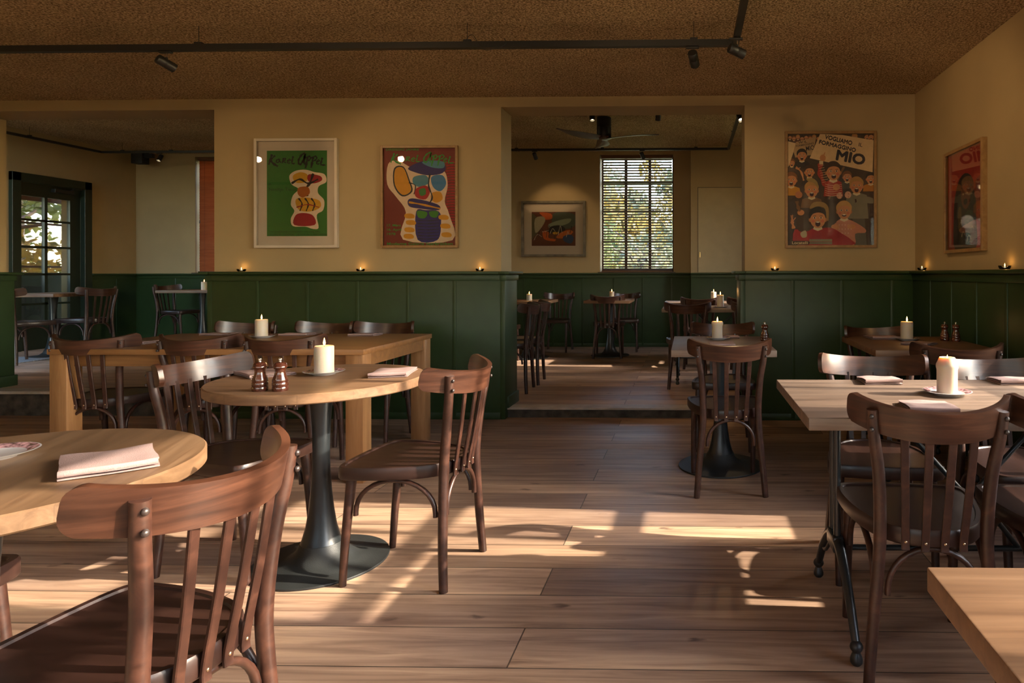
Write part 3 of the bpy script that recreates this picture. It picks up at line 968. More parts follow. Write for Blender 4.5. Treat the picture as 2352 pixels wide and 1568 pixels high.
# long oak farm table
t = thing('farm_table', 'long honey oak table with thick square legs along the green wall', 'table', (-2.755, 4.12, 0))
hw, hd = 0.915, 0.490
obj('table_top', box((-hw, -hd, .728), (hw, hd, .760), 0.003), 'farm_oak', t, 40)
for y in (-hd + .055, hd - .075):
    obj('long_apron', box((-hw + .1, y, .655), (hw - .1, y + .022, .728), 0.001), 'farm_oak', t)
for x in (-hw + .02, hw - .045):
    obj('end_apron', box((x, -hd + .1, .655), (x + .025, hd - .1, .728), 0.001), 'farm_oak', t)
for sx in (-1, 1):
    for sy in (-1, 1):
        a, b = sorted((sx * (hw - .008), sx * (hw - .108))); c, d = sorted((sy * (hd - .008), sy * (hd - .108)))
        obj('leg', box((a, c, 0), (b, d, .728), 0.003), 'farm_leg', t, 40)

# ------------------------------------------------------------------ napkins, plates, candles, mills
def napkin(x, y, deg, w, d, label, z=TZ, h=0.018, seed=0, group='folded napkins on the dining tables'):
    rnd = random.Random(seed)
    t = thing('napkin', label, 'napkin', (x, y, z), radians(deg), group)
    bm = bmesh.new()
    # a folded cloth: an S of three layers, thicker at the folded edge
    def layer(z0, z1, ex, ey, fold):
        nx, ny = 12, 9
        top, bot = [], []
        for i in range(nx + 1):
            rt, rb = [], []
            for j in range(ny + 1):
                u, v = i / nx, j / ny
                px = (u - .5) * (w + ex) + 0.0015 * sin(v * 5 + seed) + 0.0007 * rnd.random()
                py = (v - .5) * (d + ey) + 0.004 * sin(u * 4 + seed * 2)
                edge = min(u, 1 - u, v, 1 - v)
                lift = 0.0022 * sin(u * 7 + seed) * sin(v * 6 + seed * 1.3)
                rnd_e = min(1.0, edge / 0.07)
                hmid = (z0 + z1) / 2; hh = (z1 - z0) / 2 * (0.35 + 0.65 * math.sqrt(rnd_e))
                wedge = (1.0 - 0.35 * v)
                rt.append(bm.verts.new((px, py, max(0.0006, (hmid + hh) * wedge + lift * (z1 / h)))))
                rb.append(bm.verts.new((px, py, max(0.0003, (hmid - hh) * wedge + lift * (z0 / h)))))
            top.append(rt); bot.append(rb)
        for i in range(nx):
            for j in range(ny):
                bm.faces.new([top[i][j], top[i + 1][j], top[i + 1][j + 1], top[i][j + 1]])
                bm.faces.new([bot[i][j], bot[i][j + 1], bot[i + 1][j + 1], bot[i + 1][j]])
        per_t = [top[i][0] for i in range(nx + 1)] + [top[nx][j] for j in range(1, ny + 1)] + [top[i][ny] for i in range(nx - 1, -1, -1)] + [top[0][j] for j in range(ny - 1, 0, -1)]
        per_b = [bot[i][0] for i in range(nx + 1)] + [bot[nx][j] for j in range(1, ny + 1)] + [bot[i][ny] for i in range(nx - 1, -1, -1)] + [bot[0][j] for j in range(ny - 1, 0, -1)]
        k = len(per_t)
        for i in range(k):
            bm.faces.new([per_t[i], per_t[(i + 1) % k], per_b[(i + 1) % k], per_b[i]])
    layer(0.0, h * 0.30, 0.0, 0.0, 0)
    layer(h * 0.33, h * 0.62, -0.006, 0.004, 0)
    layer(h * 0.66, h, -0.002, -0.006, 0)
    # the fold wrapping round the front edge
    prof = [(cos(a) * 0.55, sin(a)) for a in [radians(90 + 180 * i / 8) for i in range(9)]]
    o = obj('cloth', bm, 'napkin_linen', t, 60)
    bm = bmesh.new()
    pth = [((u - .5) * w * .98, -d / 2 + 0.001 + 0.004 * sin(u * 4 + seed * 2), h * 0.66) for u in [i / 12 for i in range(13)]]
    add_sweep(bm, pth, circ(0.004, 8, h * 0.30))
    obj('rolled_fold', bm, 'napkin_linen', t, 60)
    return t
napkin(-1.303, 1.430, 43, 0.165, 0.205, 'folded rose linen napkin on the nearest round table at the left', h=0.022, seed=1)
napkin(-1.262, 2.745, 12, 0.150, 0.215, 'folded rose napkin in front of the right chair of the round table', seed=2, h=0.022)
napkin(-1.800, 2.720, -38, 0.200, 0.170, 'folded rose napkin behind the pepper mills on the round table', seed=3)
napkin(-3.30, 4.50, 4, 0.20, 0.14, 'folded napkin on the long oak table, left of its candle', seed=4)
napkin(-2.74, 4.49, 2, 0.19, 0.14, 'folded napkin on the long oak table, just right of its candle', seed=5)
napkin(-2.25, 4.47, 1, 0.18, 0.14, 'folded napkin on the long oak table nearest its right end', seed=6)
napkin(-3.42, 3.93, 8, 0.20, 0.15, 'napkin peeking out beyond the leftmost chair of the long oak table', seed=7)
napkin(0.198, 3.91, 0, 0.150, 0.200, 'folded rose napkin in front of the candle on the small centre right table', seed=8, h=0.014)
napkin(0.262, 4.33, 0, 0.140, 0.130, 'napkin half hidden behind the candle of the small centre right table', seed=9)
napkin(1.265, 4.28, 5, 0.190, 0.170, 'folded napkin left of the candle on the corner table', seed=10, h=0.022)
napkin(1.385, 3.93, -38, 0.160, 0.190, 'napkin behind the chair rail on the near side of the corner table', seed=11)
napkin(0.745, 2.560, 0, 0.145, 0.130, 'folded rose napkin on the far left of the large right table', seed=12, h=0.024)
napkin(1.262, 2.560, 0, 0.150, 0.130, 'folded rose napkin at the right photo edge on the large right table', seed=13, h=0.022)
napkin(0.750, 2.055, -6, 0.148, 0.170, 'folded rose napkin behind the near chair rail of the large right table', seed=14, h=0.022)

def make_plate():
    t = thing('saucer', 'plate', 'plate')
    bm = bmesh.new()
    add_lathe(bm, [(0, .003), (.043, .003), (.045, .0), (.048, .003), (.080, .0135), (.082, .0150), (.079, .0155), (.058, .0085), (.045, .0065), (0, .0065)], 40, mats=[0] * 6 + [1, 0, 0])
    obj('dish', bm, ['plate_china', 'plate_rim'], t, 50)
    remember(t); return t
PL = make_plate()
pu = [0]
def plate(x, y, label, z=TZ, s=1.0):
    if not pu[0]:
        pu[0] = 1; r = PL; r.location = (x, y, z); r['label'] = label; r['group'] = 'saucers under the candles'
    else:
        r = dup(PL, (x, y, z), random.random() * 6, label, 'saucers under the candles')
    r.scale = (s, s, 1)
    return r

def candle(x, y, z, r, h, label, light=1.2, style='plain', cat='candle', group='pillar candles on the tables'):
    t = thing('pillar_candle', label, cat, (x, y, z), 0, group)
    bm = bmesh.new()
    if style == 'plain':
        prof = [(0, 0), (r, 0), (r, h - .004), (r - .003, h), (r - .006, h - .001), (r * .55, h - .006), (0, h - .007)]
    elif style == 'mushroom':
        prof = [(0, 0), (r * .93, 0), (r * .93, h * .72), (r * 1.03, h * .84), (r * 1.02, h * .94), (r * .9, h), (r * .7, h - .002), (r * .4, h - .010), (0, h - .011)]
    else:
        prof = [(0, 0), (r, 0), (r, h * .66), (r * 1.08, h * .72), (r * 1.06, h * .80), (r * .74, h), (r * .66, h - .001), (r * .50, h * .80), (r * .2, h * .74), (0, h * .74)]
    add_lathe(bm, prof, 32)
    wax = obj('wax', bm, 'candle_wax', t, 45)
    hz = h - .007 if style == 'plain' else (h - .011 if style == 'mushroom' else h * .74)
    bm = bmesh.new(); add_tube(bm, [(0, 0, hz - .003), (0.001, 0, hz + .010)], 0.0012, 6)
    obj('wick', bm, 'wick', t)
    f = 1.0 if r > 0.03 else 0.8
    bm = bmesh.new()
    add_lathe(bm, [(0, .0), (.0036, .006), (.0050, .013), (.0036, .022), (.0014, .031), (0, .036)], 12, (0.001, 0, hz + .006))
    obj('flame', bm, 'flame', t, 60)
    if light:
        ld = bpy.data.lights.new('candle_light', 'POINT')
        ld.energy = light; ld.color = (1.0, 0.50, 0.16); ld.shadow_soft_size = 0.012
        lo = bpy.data.objects.new('candle_light', ld); COL.objects.link(lo); lo.parent = t
        lo.location = (0, 0, hz + .055)
    return t
random.seed(5)
CL = 0.22
plate(-1.556, 2.735, 'saucer with a red patterned rim under the candle on the round table'); candle(-1.556, 2.735, TZ + .0065, .0385, .115, 'cream pillar candle burning on the round table with two mills', CL)
plate(-2.870, 4.310, 'patterned saucer under the candle on the long oak table'); candle(-2.885, 4.320, TZ + .0065, .0385, .115, 'cream pillar candle burning on the long oak table', CL)
plate(0.907, 2.300, 'saucer with a scalloped patterned rim on the large right table'); candle(0.907, 2.300, TZ + .0065, .0345, .125, 'thick white candle with sunken flame on the large right table', CL * .6, 'sunken')
plate(0.190, 4.215, 'saucer under the candle on the small centre right table'); candle(0.184, 4.215, TZ + .0065, .0370, .110, 'candle with melted rounded top on the small centre right table', CL, 'mushroom')
plate(1.395, 4.170, 'patterned saucer under the candle on the corner table'); candle(1.390, 4.170, TZ + .0065, .0385, .112, 'cream pillar candle burning on the table in the right corner', CL)
plate(-1.625, 1.475, 'saucer with red floral rim cut by the left photo edge', s=1.05)

def make_mill():
    t = thing('pepper_mill', 'mill', 'mill')
    bm = bmesh.new()
    add_lathe(bm, [(0, 0), (.0255, 0), (.027, .003), (.027, .014), (.0255, .017), (.0268, .020), (.0265, .030), (.0250, .033), (.0262, .036), (.0250, .044), (.0195, .058), (.0170, .070), (.0185, .079), (.0215, .083), (0, .083)], 28)
    obj('body', bm, 'mill_wood', t, 35)
    bm = bmesh.new()
    add_lathe(bm, [(0, .0835), (.0215, .0835), (.0235, .086), (.0235, .090), (.0215, .093), (.0225, .096), (.0195, .102), (.010, .1065), (0, .107)], 28)
    obj('mill_cap', bm, 'mill_wood', t, 35)
    bm = bmesh.new()
    add_lathe(bm, [(0, .106), (.0055, .107), (.0045, .110), (.0065, .114), (.0065, .117), (.0035, .121), (0, .1215)], 14)
    obj('knob', bm, 'chrome', t, 50)
    remember(t); return t
ML = make_mill()
ml = [(-1.572, 2.345, TZ, 'left wooden pepper mill of the pair on the round table'),
      (-1.497, 2.345, TZ, 'right wooden pepper mill of the pair on the round table'),
      (0.480, 4.12, TZ, 'wooden pepper mill at the right edge of the small centre right table'),
      (1.618, 4.14, TZ, 'left mill of the dark pair on the corner table'),
      (1.676, 4.11, TZ, 'right mill of the dark pair on the corner table')]
for i, (x, y, z, lb) in enumerate(ml):
    if i == 0: r = ML; r.location = (x, y, z); r['label'] = lb; r['group'] = 'wooden pepper mills'
    else: r = dup(ML, (x, y, z), 1.0 * i, lb, 'wooden pepper mills')

# tealights along the wainscot capping
def tealight(x, y, label):
    t = thing('tealight', label, 'tealight', (x, y, CAP), 0, 'tealights on the wainscot ledge')
    bm = bmesh.new()
    add_lathe(bm, [(0, 0), (.022, 0), (.030, .006), (.035, .022), (.0335, .022), (.028, .008), (.02, .004), (0, .004)], 20)
    obj('glass_cup', bm, 'cup_glass', t, 50)
    bm = bmesh.new()
    add_lathe(bm, [(0, .0045), (.0195, .0045), (.0195, .017), (.0185, .017), (.0185, .014), (0, .014)], 18)
    obj('aluminium_cup', bm, 'aluminium_cup', t, 40)
    bm = bmesh.new(); add_lathe(bm, [(0, .015), (.018, .015), (.018, .0135), (0, .0135)], 16); obj('wax', bm, 'candle_wax', t, 40)
    bm = bmesh.new()
    add_lathe(bm, [(0, .017), (.0026, .021), (.0030, .025), (.0018, .031), (0, .036)], 8)
    obj('flame', bm, 'flame', t, 60)
    ld = bpy.data.lights.new('candle_light', 'POINT')
    ld.energy = 0.05; ld.color = (1.0, 0.52, 0.14); ld.shadow_soft_size = 0.008
    lo = bpy.data.objects.new('candle_light', ld); COL.objects.link(lo); lo.parent = t; lo.location = (0, 0, .044)
tealight(-3.677, YW - .038, 'tealight on the ledge below and left of the green poster')
tealight(-2.687, YW - .038, 'tealight on the ledge between the two left posters')
tealight(-1.704, YW - .038, 'tealight on the ledge right of the red and blue poster')
tealight(0.695, YW - .038, 'tealight on the ledge below the left corner of the crowd poster')
tealight(XR - .038, 5.035, 'tealight on the right wall ledge near the room corner')
tealight(XR - .038, 3.725, 'tealight on the right wall ledge nearest the photo edge')

# ------------------------------------------------------------------ back room furniture
G2 = 'dark bentwood chairs in the back rooms'
chair(-1.715, 6.13, 93, 'nearer of two chairs side by side just inside the right opening, at its left', G2, ZF, CHF)
chair(-1.715, 6.60, 93, 'farther of two chairs side by side just inside the right opening, at its left', G2, ZF, CHF)
chair(-1.075, 8.66, 2, 'chair seen from behind at the small table under the far blinded window', G2, ZF, CHF)
chair(-0.93, 9.36, 184, 'chair behind the small table under the far blinded window, against the panelling', G2, ZF, CHF)
chair(-1.90, 9.30, 178, 'chair against the far panelling behind the table at the left of the opening', G2, ZF, CHF)
chair(-2.35, 8.05, 4, 'chair at the near side of the far left table, behind the two side-on chairs', G2, ZF, CHF)
chair(-0.015, 6.42, 1, 'dark chair seen from behind at the near table in the right opening', G2, ZF, CHF)
chair(0.64, 6.42, -2, 'chair half hidden by the right jamb at the near back room table', G2, ZF, CHF)
chair(0.135, 7.72, -3, 'chair with a lit rail between the two back room tables on the right', G2, ZF, CHF)
chair(0.66, 7.72, 3, 'chair partly behind the right jamb between the two back room tables', G2, ZF, CHF)
bistro_table(-0.27, 1.00, 6.42, 7.12, 'nearer iron legged table in the back room beyond the right opening', ZF, group='iron legged tables in the back room')
bistro_table(-0.30, 1.00, 7.78, 8.48, 'farther iron legged table in the back room beyond the right opening', ZF, group='iron legged tables in the back room')
bistro_table(-2.75, -1.98, 6.0, 6.75, 'iron legged table hidden left of the two side-on chairs', ZF, group='iron legged tables in the back room')
square_ped(-2.12, 8.55, 0.62, 0.80, 'pedestal table with candle at the left inside the right opening', ZF)
G3 = 'candles in the back rooms'
candle(-2.09, 8.45, ZF + TZ, .036, .085, 'candle on the table at the left inside the right opening', .35, group=G3)
candle(-1.055, 8.85, ZF + TZ, .034, .105, 'candle on the small table under the far blinded window', .35, group=G3)
plate(0.320, 6.62, 'saucer under the nearer back room candle on the right', ZF + TZ)
candle(0.320, 6.62, ZF + TZ + .0065, .035, .125, 'nearer of the two back room candles beyond the right opening', .35, group=G3)
candle(0.310, 8.15, ZF + TZ, .034, .120, 'farther pale candle on the back table beyond the right opening', .35, group=G3)
# back room on the left
chair(-7.42, 7.06, -4, 'dark chair seen from behind near the glazed green door', G2, ZL, CHF)
chair(-7.22, 7.62, 82, 'dark chair side-on to the right of the table by the glazed door', G2, ZL, CHF)
chair(-7.42, 9.28, -92, 'shadowed chair at the left of the dark table below the orange blind', G2, ZL, CHF)
square_ped(-7.62, 7.62, 0.70, 0.70, 'dark pedestal table in front of the glazed green door', ZL)
square_ped(-7.02, 9.22, 0.76, 0.76, 'dark table with candle below the orange lit blind', ZL)
candle(-6.905, 9.10, ZL + TZ, .036, .115, 'slim orange lit candle at the left opening edge', .3, group=G3)

# ------------------------------------------------------------------ pictures
class Art:
    """flat print: polygons, strokes and letters laid one over another, u right, v down, in print units"""
    def __init__(s, W, H, w, h, ox=0.0, oy=0.0):
        s.W, s.H, s.w, s.h, s.ox, s.oy = W, H, w, h, ox, oy
        s.bm = bmesh.new(); s.k = 0; s.cols = []
    def c(s, col):
        key = tuple(col)
        if key not in s.cols: s.cols.append(key)
        return s.cols.index(key)
    def pt(s, u, v):
        return (((u - s.ox) / s.W - 0.5) * s.w, -0.0003 - s.k * 0.00003, (0.5 - (v - s.oy) / s.H) * s.h)
    def poly(s, pts, col, smooth=0):
        if smooth: pts = [(p.x, p.y) for p in catmull([(a, b, 0) for a, b in pts], smooth, closed=True)]
        s.k += 1
        U0, U1, V0, V1 = s.ox, s.ox + s.W, s.oy, s.oy + s.H
        pts = [(min(max(a, U0), U1), min(max(b, V0), V1)) for a, b in pts]
        vs = [s.bm.verts.new(s.pt(a, b)) for a, b in pts]
        mi = s.c(col)
        for tri in tessellate_polygon([[Vector((a, b, 0)) for a, b in pts]]):
            try:
                f = s.bm.faces.new([vs[i] for i in tri]); f.material_index = mi
            except ValueError:
                pass
    def rect(s, a, b, c, d, col): s.poly([(a, b), (c, b), (c, d), (a, d)], col)
    def ell(s, cx, cy_, rx, ry, col, n=20, rot=0.0):
        cr, sr = cos(rot), sin(rot)
        s.poly([(cx + rx * cos(2 * pi * i / n) * cr - ry * sin(2 * pi * i / n) * sr, cy_ + rx * cos(2 * pi * i / n) * sr + ry * sin(2 * pi * i / n) * cr) for i in range(n)], col)
    def stroke(s, pts, w, col, n=5):
        P = catmull([(a, b, 0) for a, b in pts], n) if len(pts) > 2 else [Vector((*p, 0)) for p in pts]
        s.k += 1
        L, R = [], []
        m = len(P)
        for i, p in enumerate(P):
            t = (P[min(i + 1, m - 1)] - P[max(i - 1, 0)])
            if t.length < 1e-6: t = Vector((1, 0, 0))
            t.normalize(); nrm = Vector((-t.y, t.x, 0))
            ww = w / 2 * (0.75 + 0.25 * sin(i * 1.3))
            L.append(p + nrm * ww); R.append(p - nrm * ww)
        mi = s.c(col)
        U0, U1, V0, V1 = s.ox, s.ox + s.W, s.oy, s.oy + s.H
        cl = lambda q: s.bm.verts.new(s.pt(min(max(q.x, U0), U1), min(max(q.y, V0), V1)))
        a = [cl(q) for q in L]; b = [cl(q) for q in R]
        for i in range(m - 1):
            f = s.bm.faces.new([a[i], a[i + 1], b[i + 1], b[i]]); f.material_index = mi
    def text(s, body, u, v, size, col, width=None, rot=0.0, bold=0.0, mirror=False):
        cu = bpy.data.curves.new('txt', 'FONT'); cu.body = body; cu.size = 1.0; cu.offset = bold; cu.resolution_u = 3
        to = bpy.data.objects.new('txt', cu); COL.objects.link(to)
        dg = bpy.context.evaluated_depsgraph_get()
        me = to.evaluated_get(dg).to_mesh()
        s.k += 1
        xs = [q.co.x for q in me.vertices] or [0, 1]
        wd = max(xs) - min(xs) or 1
        sx = (width / wd) if width else size
        mi = s.c(col)
        cr, sr = cos(rot), sin(rot)
        vs = []
        for q in me.vertices:
            a = (q.co.x - min(xs)) * sx; b = -q.co.y * size
            if mirror: a = -a
            vs.append(s.bm.verts.new(s.pt(u + a * cr - b * sr, v + a * sr + b * cr)))
        me.calc_loop_triangles()
        for p in me.loop_triangles:
            try:
                f = s.bm.faces.new([vs[i] for i in p.vertices]); f.material_index = mi
            except ValueError:
                pass
        to.to_mesh_clear() if hasattr(to, 'to_mesh_clear') else None
        bpy.data.objects.remove(to); bpy.data.curves.remove(cu)
    def build(s, name, parent, y=0.0):
        me = bpy.data.meshes.new(name)
        s.bm.normal_update()
        for f in s.bm.faces:
            if f.normal.y > 0: f.normal_flip()
        s.bm.to_mesh(me); s.bm.free()
        for c in s.cols:
            nm = 'ink_%02x%02x%02x' % c
            if nm not in M:
                plain(nm, lin(c), rough=0.6, noise=0.03, scale=30)
            me.materials.append(M[nm])
        o = bpy.data.objects.new(name, me); COL.objects.link(o); o.parent = parent; o.location = (0, y, 0)
        return o

def picture(name, label, cx, cy_, cz, w, h, fw, fmat, depth, rz=0.0, mat_board=False, glass=True):
    t = thing(name, label, 'picture', (cx, cy_, cz), rz)
    bm = bmesh.new()
    add_box(bm, (-w / 2, -depth, -h / 2), (-w / 2 + fw, 0, h / 2), 0.0015); add_box(bm, (w / 2 - fw, -depth, -h / 2), (w / 2, 0, h / 2), 0.0015)
    add_box(bm, (-w / 2 + fw, -depth, -h / 2), (w / 2 - fw, 0, -h / 2 + fw), 0.0015); add_box(bm, (-w / 2 + fw, -depth, h / 2 - fw), (w / 2 - fw, 0, h / 2), 0.0015)
    obj('frame', bm, fmat, t)
    if mat_board:
        obj('mat_board', box((-w / 2 + fw, -0.010, -h / 2 + fw), (w / 2 - fw, -0.004, h / 2 - fw)), 'mat_board', t)
    else:
        obj('backing', box((-w / 2 + fw, -0.009, -h / 2 + fw), (w / 2 - fw, -0.004, h / 2 - fw)), 'frame_oak', t)
    if glass:
        obj('glazing', box((-w / 2 + fw, -depth * 0.8 - .002, -h / 2 + fw), (w / 2 - fw, -depth * 0.8, h / 2 - fw)), 'picture_glass', t)
    return t

LETTERS = [  # brush lettering, digit-free strokes on an 860 wide sheet
    ([(420, 145), (400, 210), (375, 290)], 22), ([(465, 160), (425, 200), (392, 225)], 16), ([(395, 225), (440, 275), (505, 315)], 26),
    ([(527, 215), (495, 222), (482, 250), (505, 262), (525, 235), (530, 215), (534, 248), (556, 262)], 11),
    ([(584, 203), (576, 240), (570, 272)], 14), ([(574, 208), (612, 202), (612, 222), (582, 238), (604, 256), (622, 268)], 11),
    ([(650, 242), (682, 232), (672, 215), (646, 232), (642, 260), (662, 272), (682, 264)], 10),
    ([(724, 172), (712, 225), (703, 270)], 17), ([(703, 272), (725, 278), (748, 272)], 15),
    ([(892, 132), (845, 155), (806, 215), (802, 270), (825, 290), (858, 250), (885, 185), (896, 138), (886, 200), (880, 262), (890, 290)], 20),
    ([(930, 186), (915, 265), (900, 345)], 24), ([(905, 200), (950, 175), (972, 195), (955, 228), (918, 246)], 15),
    ([(1010, 182), (995, 262), (980, 338)], 24), ([(985, 200), (1035, 175), (1060, 192), (1045, 226), (1002, 246)], 14),
    ([(1062, 256), (1095, 244), (1088, 226), (1064, 244), (1058, 275), (1078, 287), (1098, 276)], 11),
    ([(1140, 196), (1128, 245), (1114, 290)], 19), ([(1114, 292), (1145, 300), (1184, 298)], 17)]

# green poster in a white frame
cx, cz = (-3.576 - 2.885) / 2, (2.302 + 1.404) / 2
t = picture('framed_poster', 'green poster with black brush lettering in a wide white frame', cx, YW, cz, 0.691, 0.900, 0.022, 'white_frame', 0.035, mat_board=True)
A = Art(860, 1215, 0.503, 0.705, 347, 93)
GRN = (42, 108, 30)
A.rect(347, 93, 1207, 1308, GRN)
for st, wd in LETTERS: A.stroke(st, wd * 1.4 + 7, (14, 12, 8))
W_, R_, K_, Y_, O_ = (226, 200, 170), (150, 8, 22), (38, 24, 14), (205, 150, 22), (170, 90, 16)
# generic abstract brush shapes of the same colours
A.poly([(760, 380), (900, 365), (1030, 400), (1170, 430), (1195, 540), (1090, 600), (1080, 700), (1165, 800), (1150, 940), (1060, 1010), (1085, 1190), (1000, 1205), (900, 1175), (720, 1165), (690, 1060), (740, 950), (690, 860), (720, 730), (800, 640), (700, 570), (670, 450)], W_, 4)
A.poly([(720, 450), (830, 400), (930, 440), (900, 540), (760, 545)], Y_, 4)
A.poly([(950, 430), (1110, 455), (1130, 520), (1010, 560), (930, 510)], R_, 4)
A.stroke([(700, 560), (820, 500), (940, 560), (1080, 500)], 34, K_)
A.stroke([(1010, 420), (960, 560), (900, 640), (930, 740)], 40, K_)
A.poly([(800, 620), (930, 610), (960, 700), (860, 760), (790, 710)], O_, 4)
A.poly([(760, 790), (900, 760), (1090, 800), (1110, 900), (960, 960), (800, 930)], Y_, 4)
for x in (830, 920, 1010): A.stroke([(x - 30, 770), (x + 20, 850), (x - 10, 950)], 26, K_)
A.stroke([(770, 900), (930, 860), (1090, 900)], 18, R_)
A.poly([(760, 1010), (880, 980), (1010, 1020), (1030, 1150), (740, 1150)], R_, 4)
A.text('25', 372, 582, 38, K_)
A.text('Neeltje Twiss', 378, 665, 70, (34, 66, 22), width=390)
A.text('TENTOONSTELLING LITHOGRAFIEEN VAN KAREL APPEL', 382, 1258, 34, (22, 52, 18), width=730)
A.text('GALERIE EN STICHTING   DE DOELEN 12 AMSTERDAM', 382, 1297, 34, (22, 52, 18), width=820)
A.build('poster_print', t, -0.0100)

# red brown poster, oak frame
cx, cz = (-2.528 - 1.890) / 2, (2.239 + 1.401) / 2
t = picture('framed_poster', 'red brown poster with green brush lettering and blue and yellow shapes', cx, YW, cz, 0.638, 0.838, 0.020, 'frame_oak', 0.03)
A = Art(985, 1340, 0.598, 0.798, 127, 127)
A.rect(127, 127, 1112, 1467, (112, 32, 14))
DR = (160, 12, 14)
for i in range(24):
    y = 320 + i * 38
    A.stroke([(975 + (i % 3) * 8, y + 10), (1050, y), (1108, y + 4)], 22, DR)
CW, BL, TB, YL, NK = (222, 192, 160), (38, 26, 96), (72, 130, 150), (206, 140, 10), (26, 26, 34)
A.poly([(190, 340), (330, 300), (520, 400), (760, 460), (950, 440), (1000, 640), (960, 860), (1020, 1040), (1065, 1395), (390, 1385), (430, 1010), (300, 800), (175, 620)], CW, 4)
A.poly([(270, 400), (400, 380), (480, 560), (520, 720), (380, 790), (265, 640)], NK, 4)
A.poly([(285, 415), (395, 398), (465, 570), (500, 710), (385, 768), (282, 630)], YL, 4)
A.poly([(460, 400), (640, 310), (850, 300), (970, 370), (930, 470), (740, 500), (560, 460)], BL, 4)
A.poly([(650, 320), (820, 296), (950, 320), (940, 400), (780, 390)], TB, 4)
A.poly([(540, 520), (700, 500), (750, 600), (620, 660), (530, 610)], TB, 4)
A.poly([(780, 520), (930, 500), (980, 620), (900, 720), (800, 660)], (58, 120, 168), 4)
A.poly([(560, 690), (700, 640), (760, 720), (700, 830), (570, 800)], DR, 4)
A.poly([(610, 700), (690, 680), (700, 760), (630, 780)], (44, 120, 50), 4)
A.poly([(790, 740), (900, 730), (930, 830), (840, 880), (770, 820)], YL, 4)
A.poly([(460, 840), (560, 820), (860, 900), (880, 980), (640, 960), (480, 930)], BL, 4)
A.stroke([(470, 870), (640, 900), (900, 960)], 30, YL)
A.stroke([(760, 480), (740, 640), (790, 800), (740, 900)], 26, NK)
A.stroke([(470, 600), (560, 640), (540, 760)], 18, NK)
A.poly([(570, 1000), (700, 980), (880, 1000), (910, 1150), (860, 1392), (590, 1388)], (34, 26, 104), 4)
A.poly([(585, 990), (720, 1010), (690, 1090), (600, 1080)], (52, 122, 20), 3)
A.poly([(750, 1000), (870, 1000), (850, 1080), (770, 1070)], (52, 122, 20), 3)
for i in range(7): A.stroke([(590, 1120 + i * 42), (740, 1126 + i * 42), (880, 1116 + i * 42)], 13, NK)
for x, y in ((480, 1060), (500, 1150), (480, 1250), (470, 1340), (945, 1080), (970, 1200), (985, 1320)):
    A.poly([(x - 62, y - 26), (x + 20, y - 34), (x + 66, y - 8), (x + 58, y + 30), (x - 20, y + 34), (x - 66, y + 16)], YL, 3)
LG = (48, 140, 50)
for st, wd in LETTERS:
    A.stroke([(230 + (a - 380) * 1.06, 190 + (b - 140) * 0.88) for a, b in st], wd * 0.9 + 6, LG)
A.text('DREISSIG JAHRE', 160, 158, 42, LG, width=450, bold=.01)
A.text('17. März', 172, 1203, 46, LG, width=190, bold=.012)
A.text('16. April', 172, 1263, 46, LG, width=196, bold=.012)
A.text('1978', 172, 1323, 46, LG, width=116, bold=.012)
A.text('Moderne Galerie Saarbrücken', 172, 1460, 52, LG, width=895, bold=.012)
A.build('poster_print', t, -0.0095)

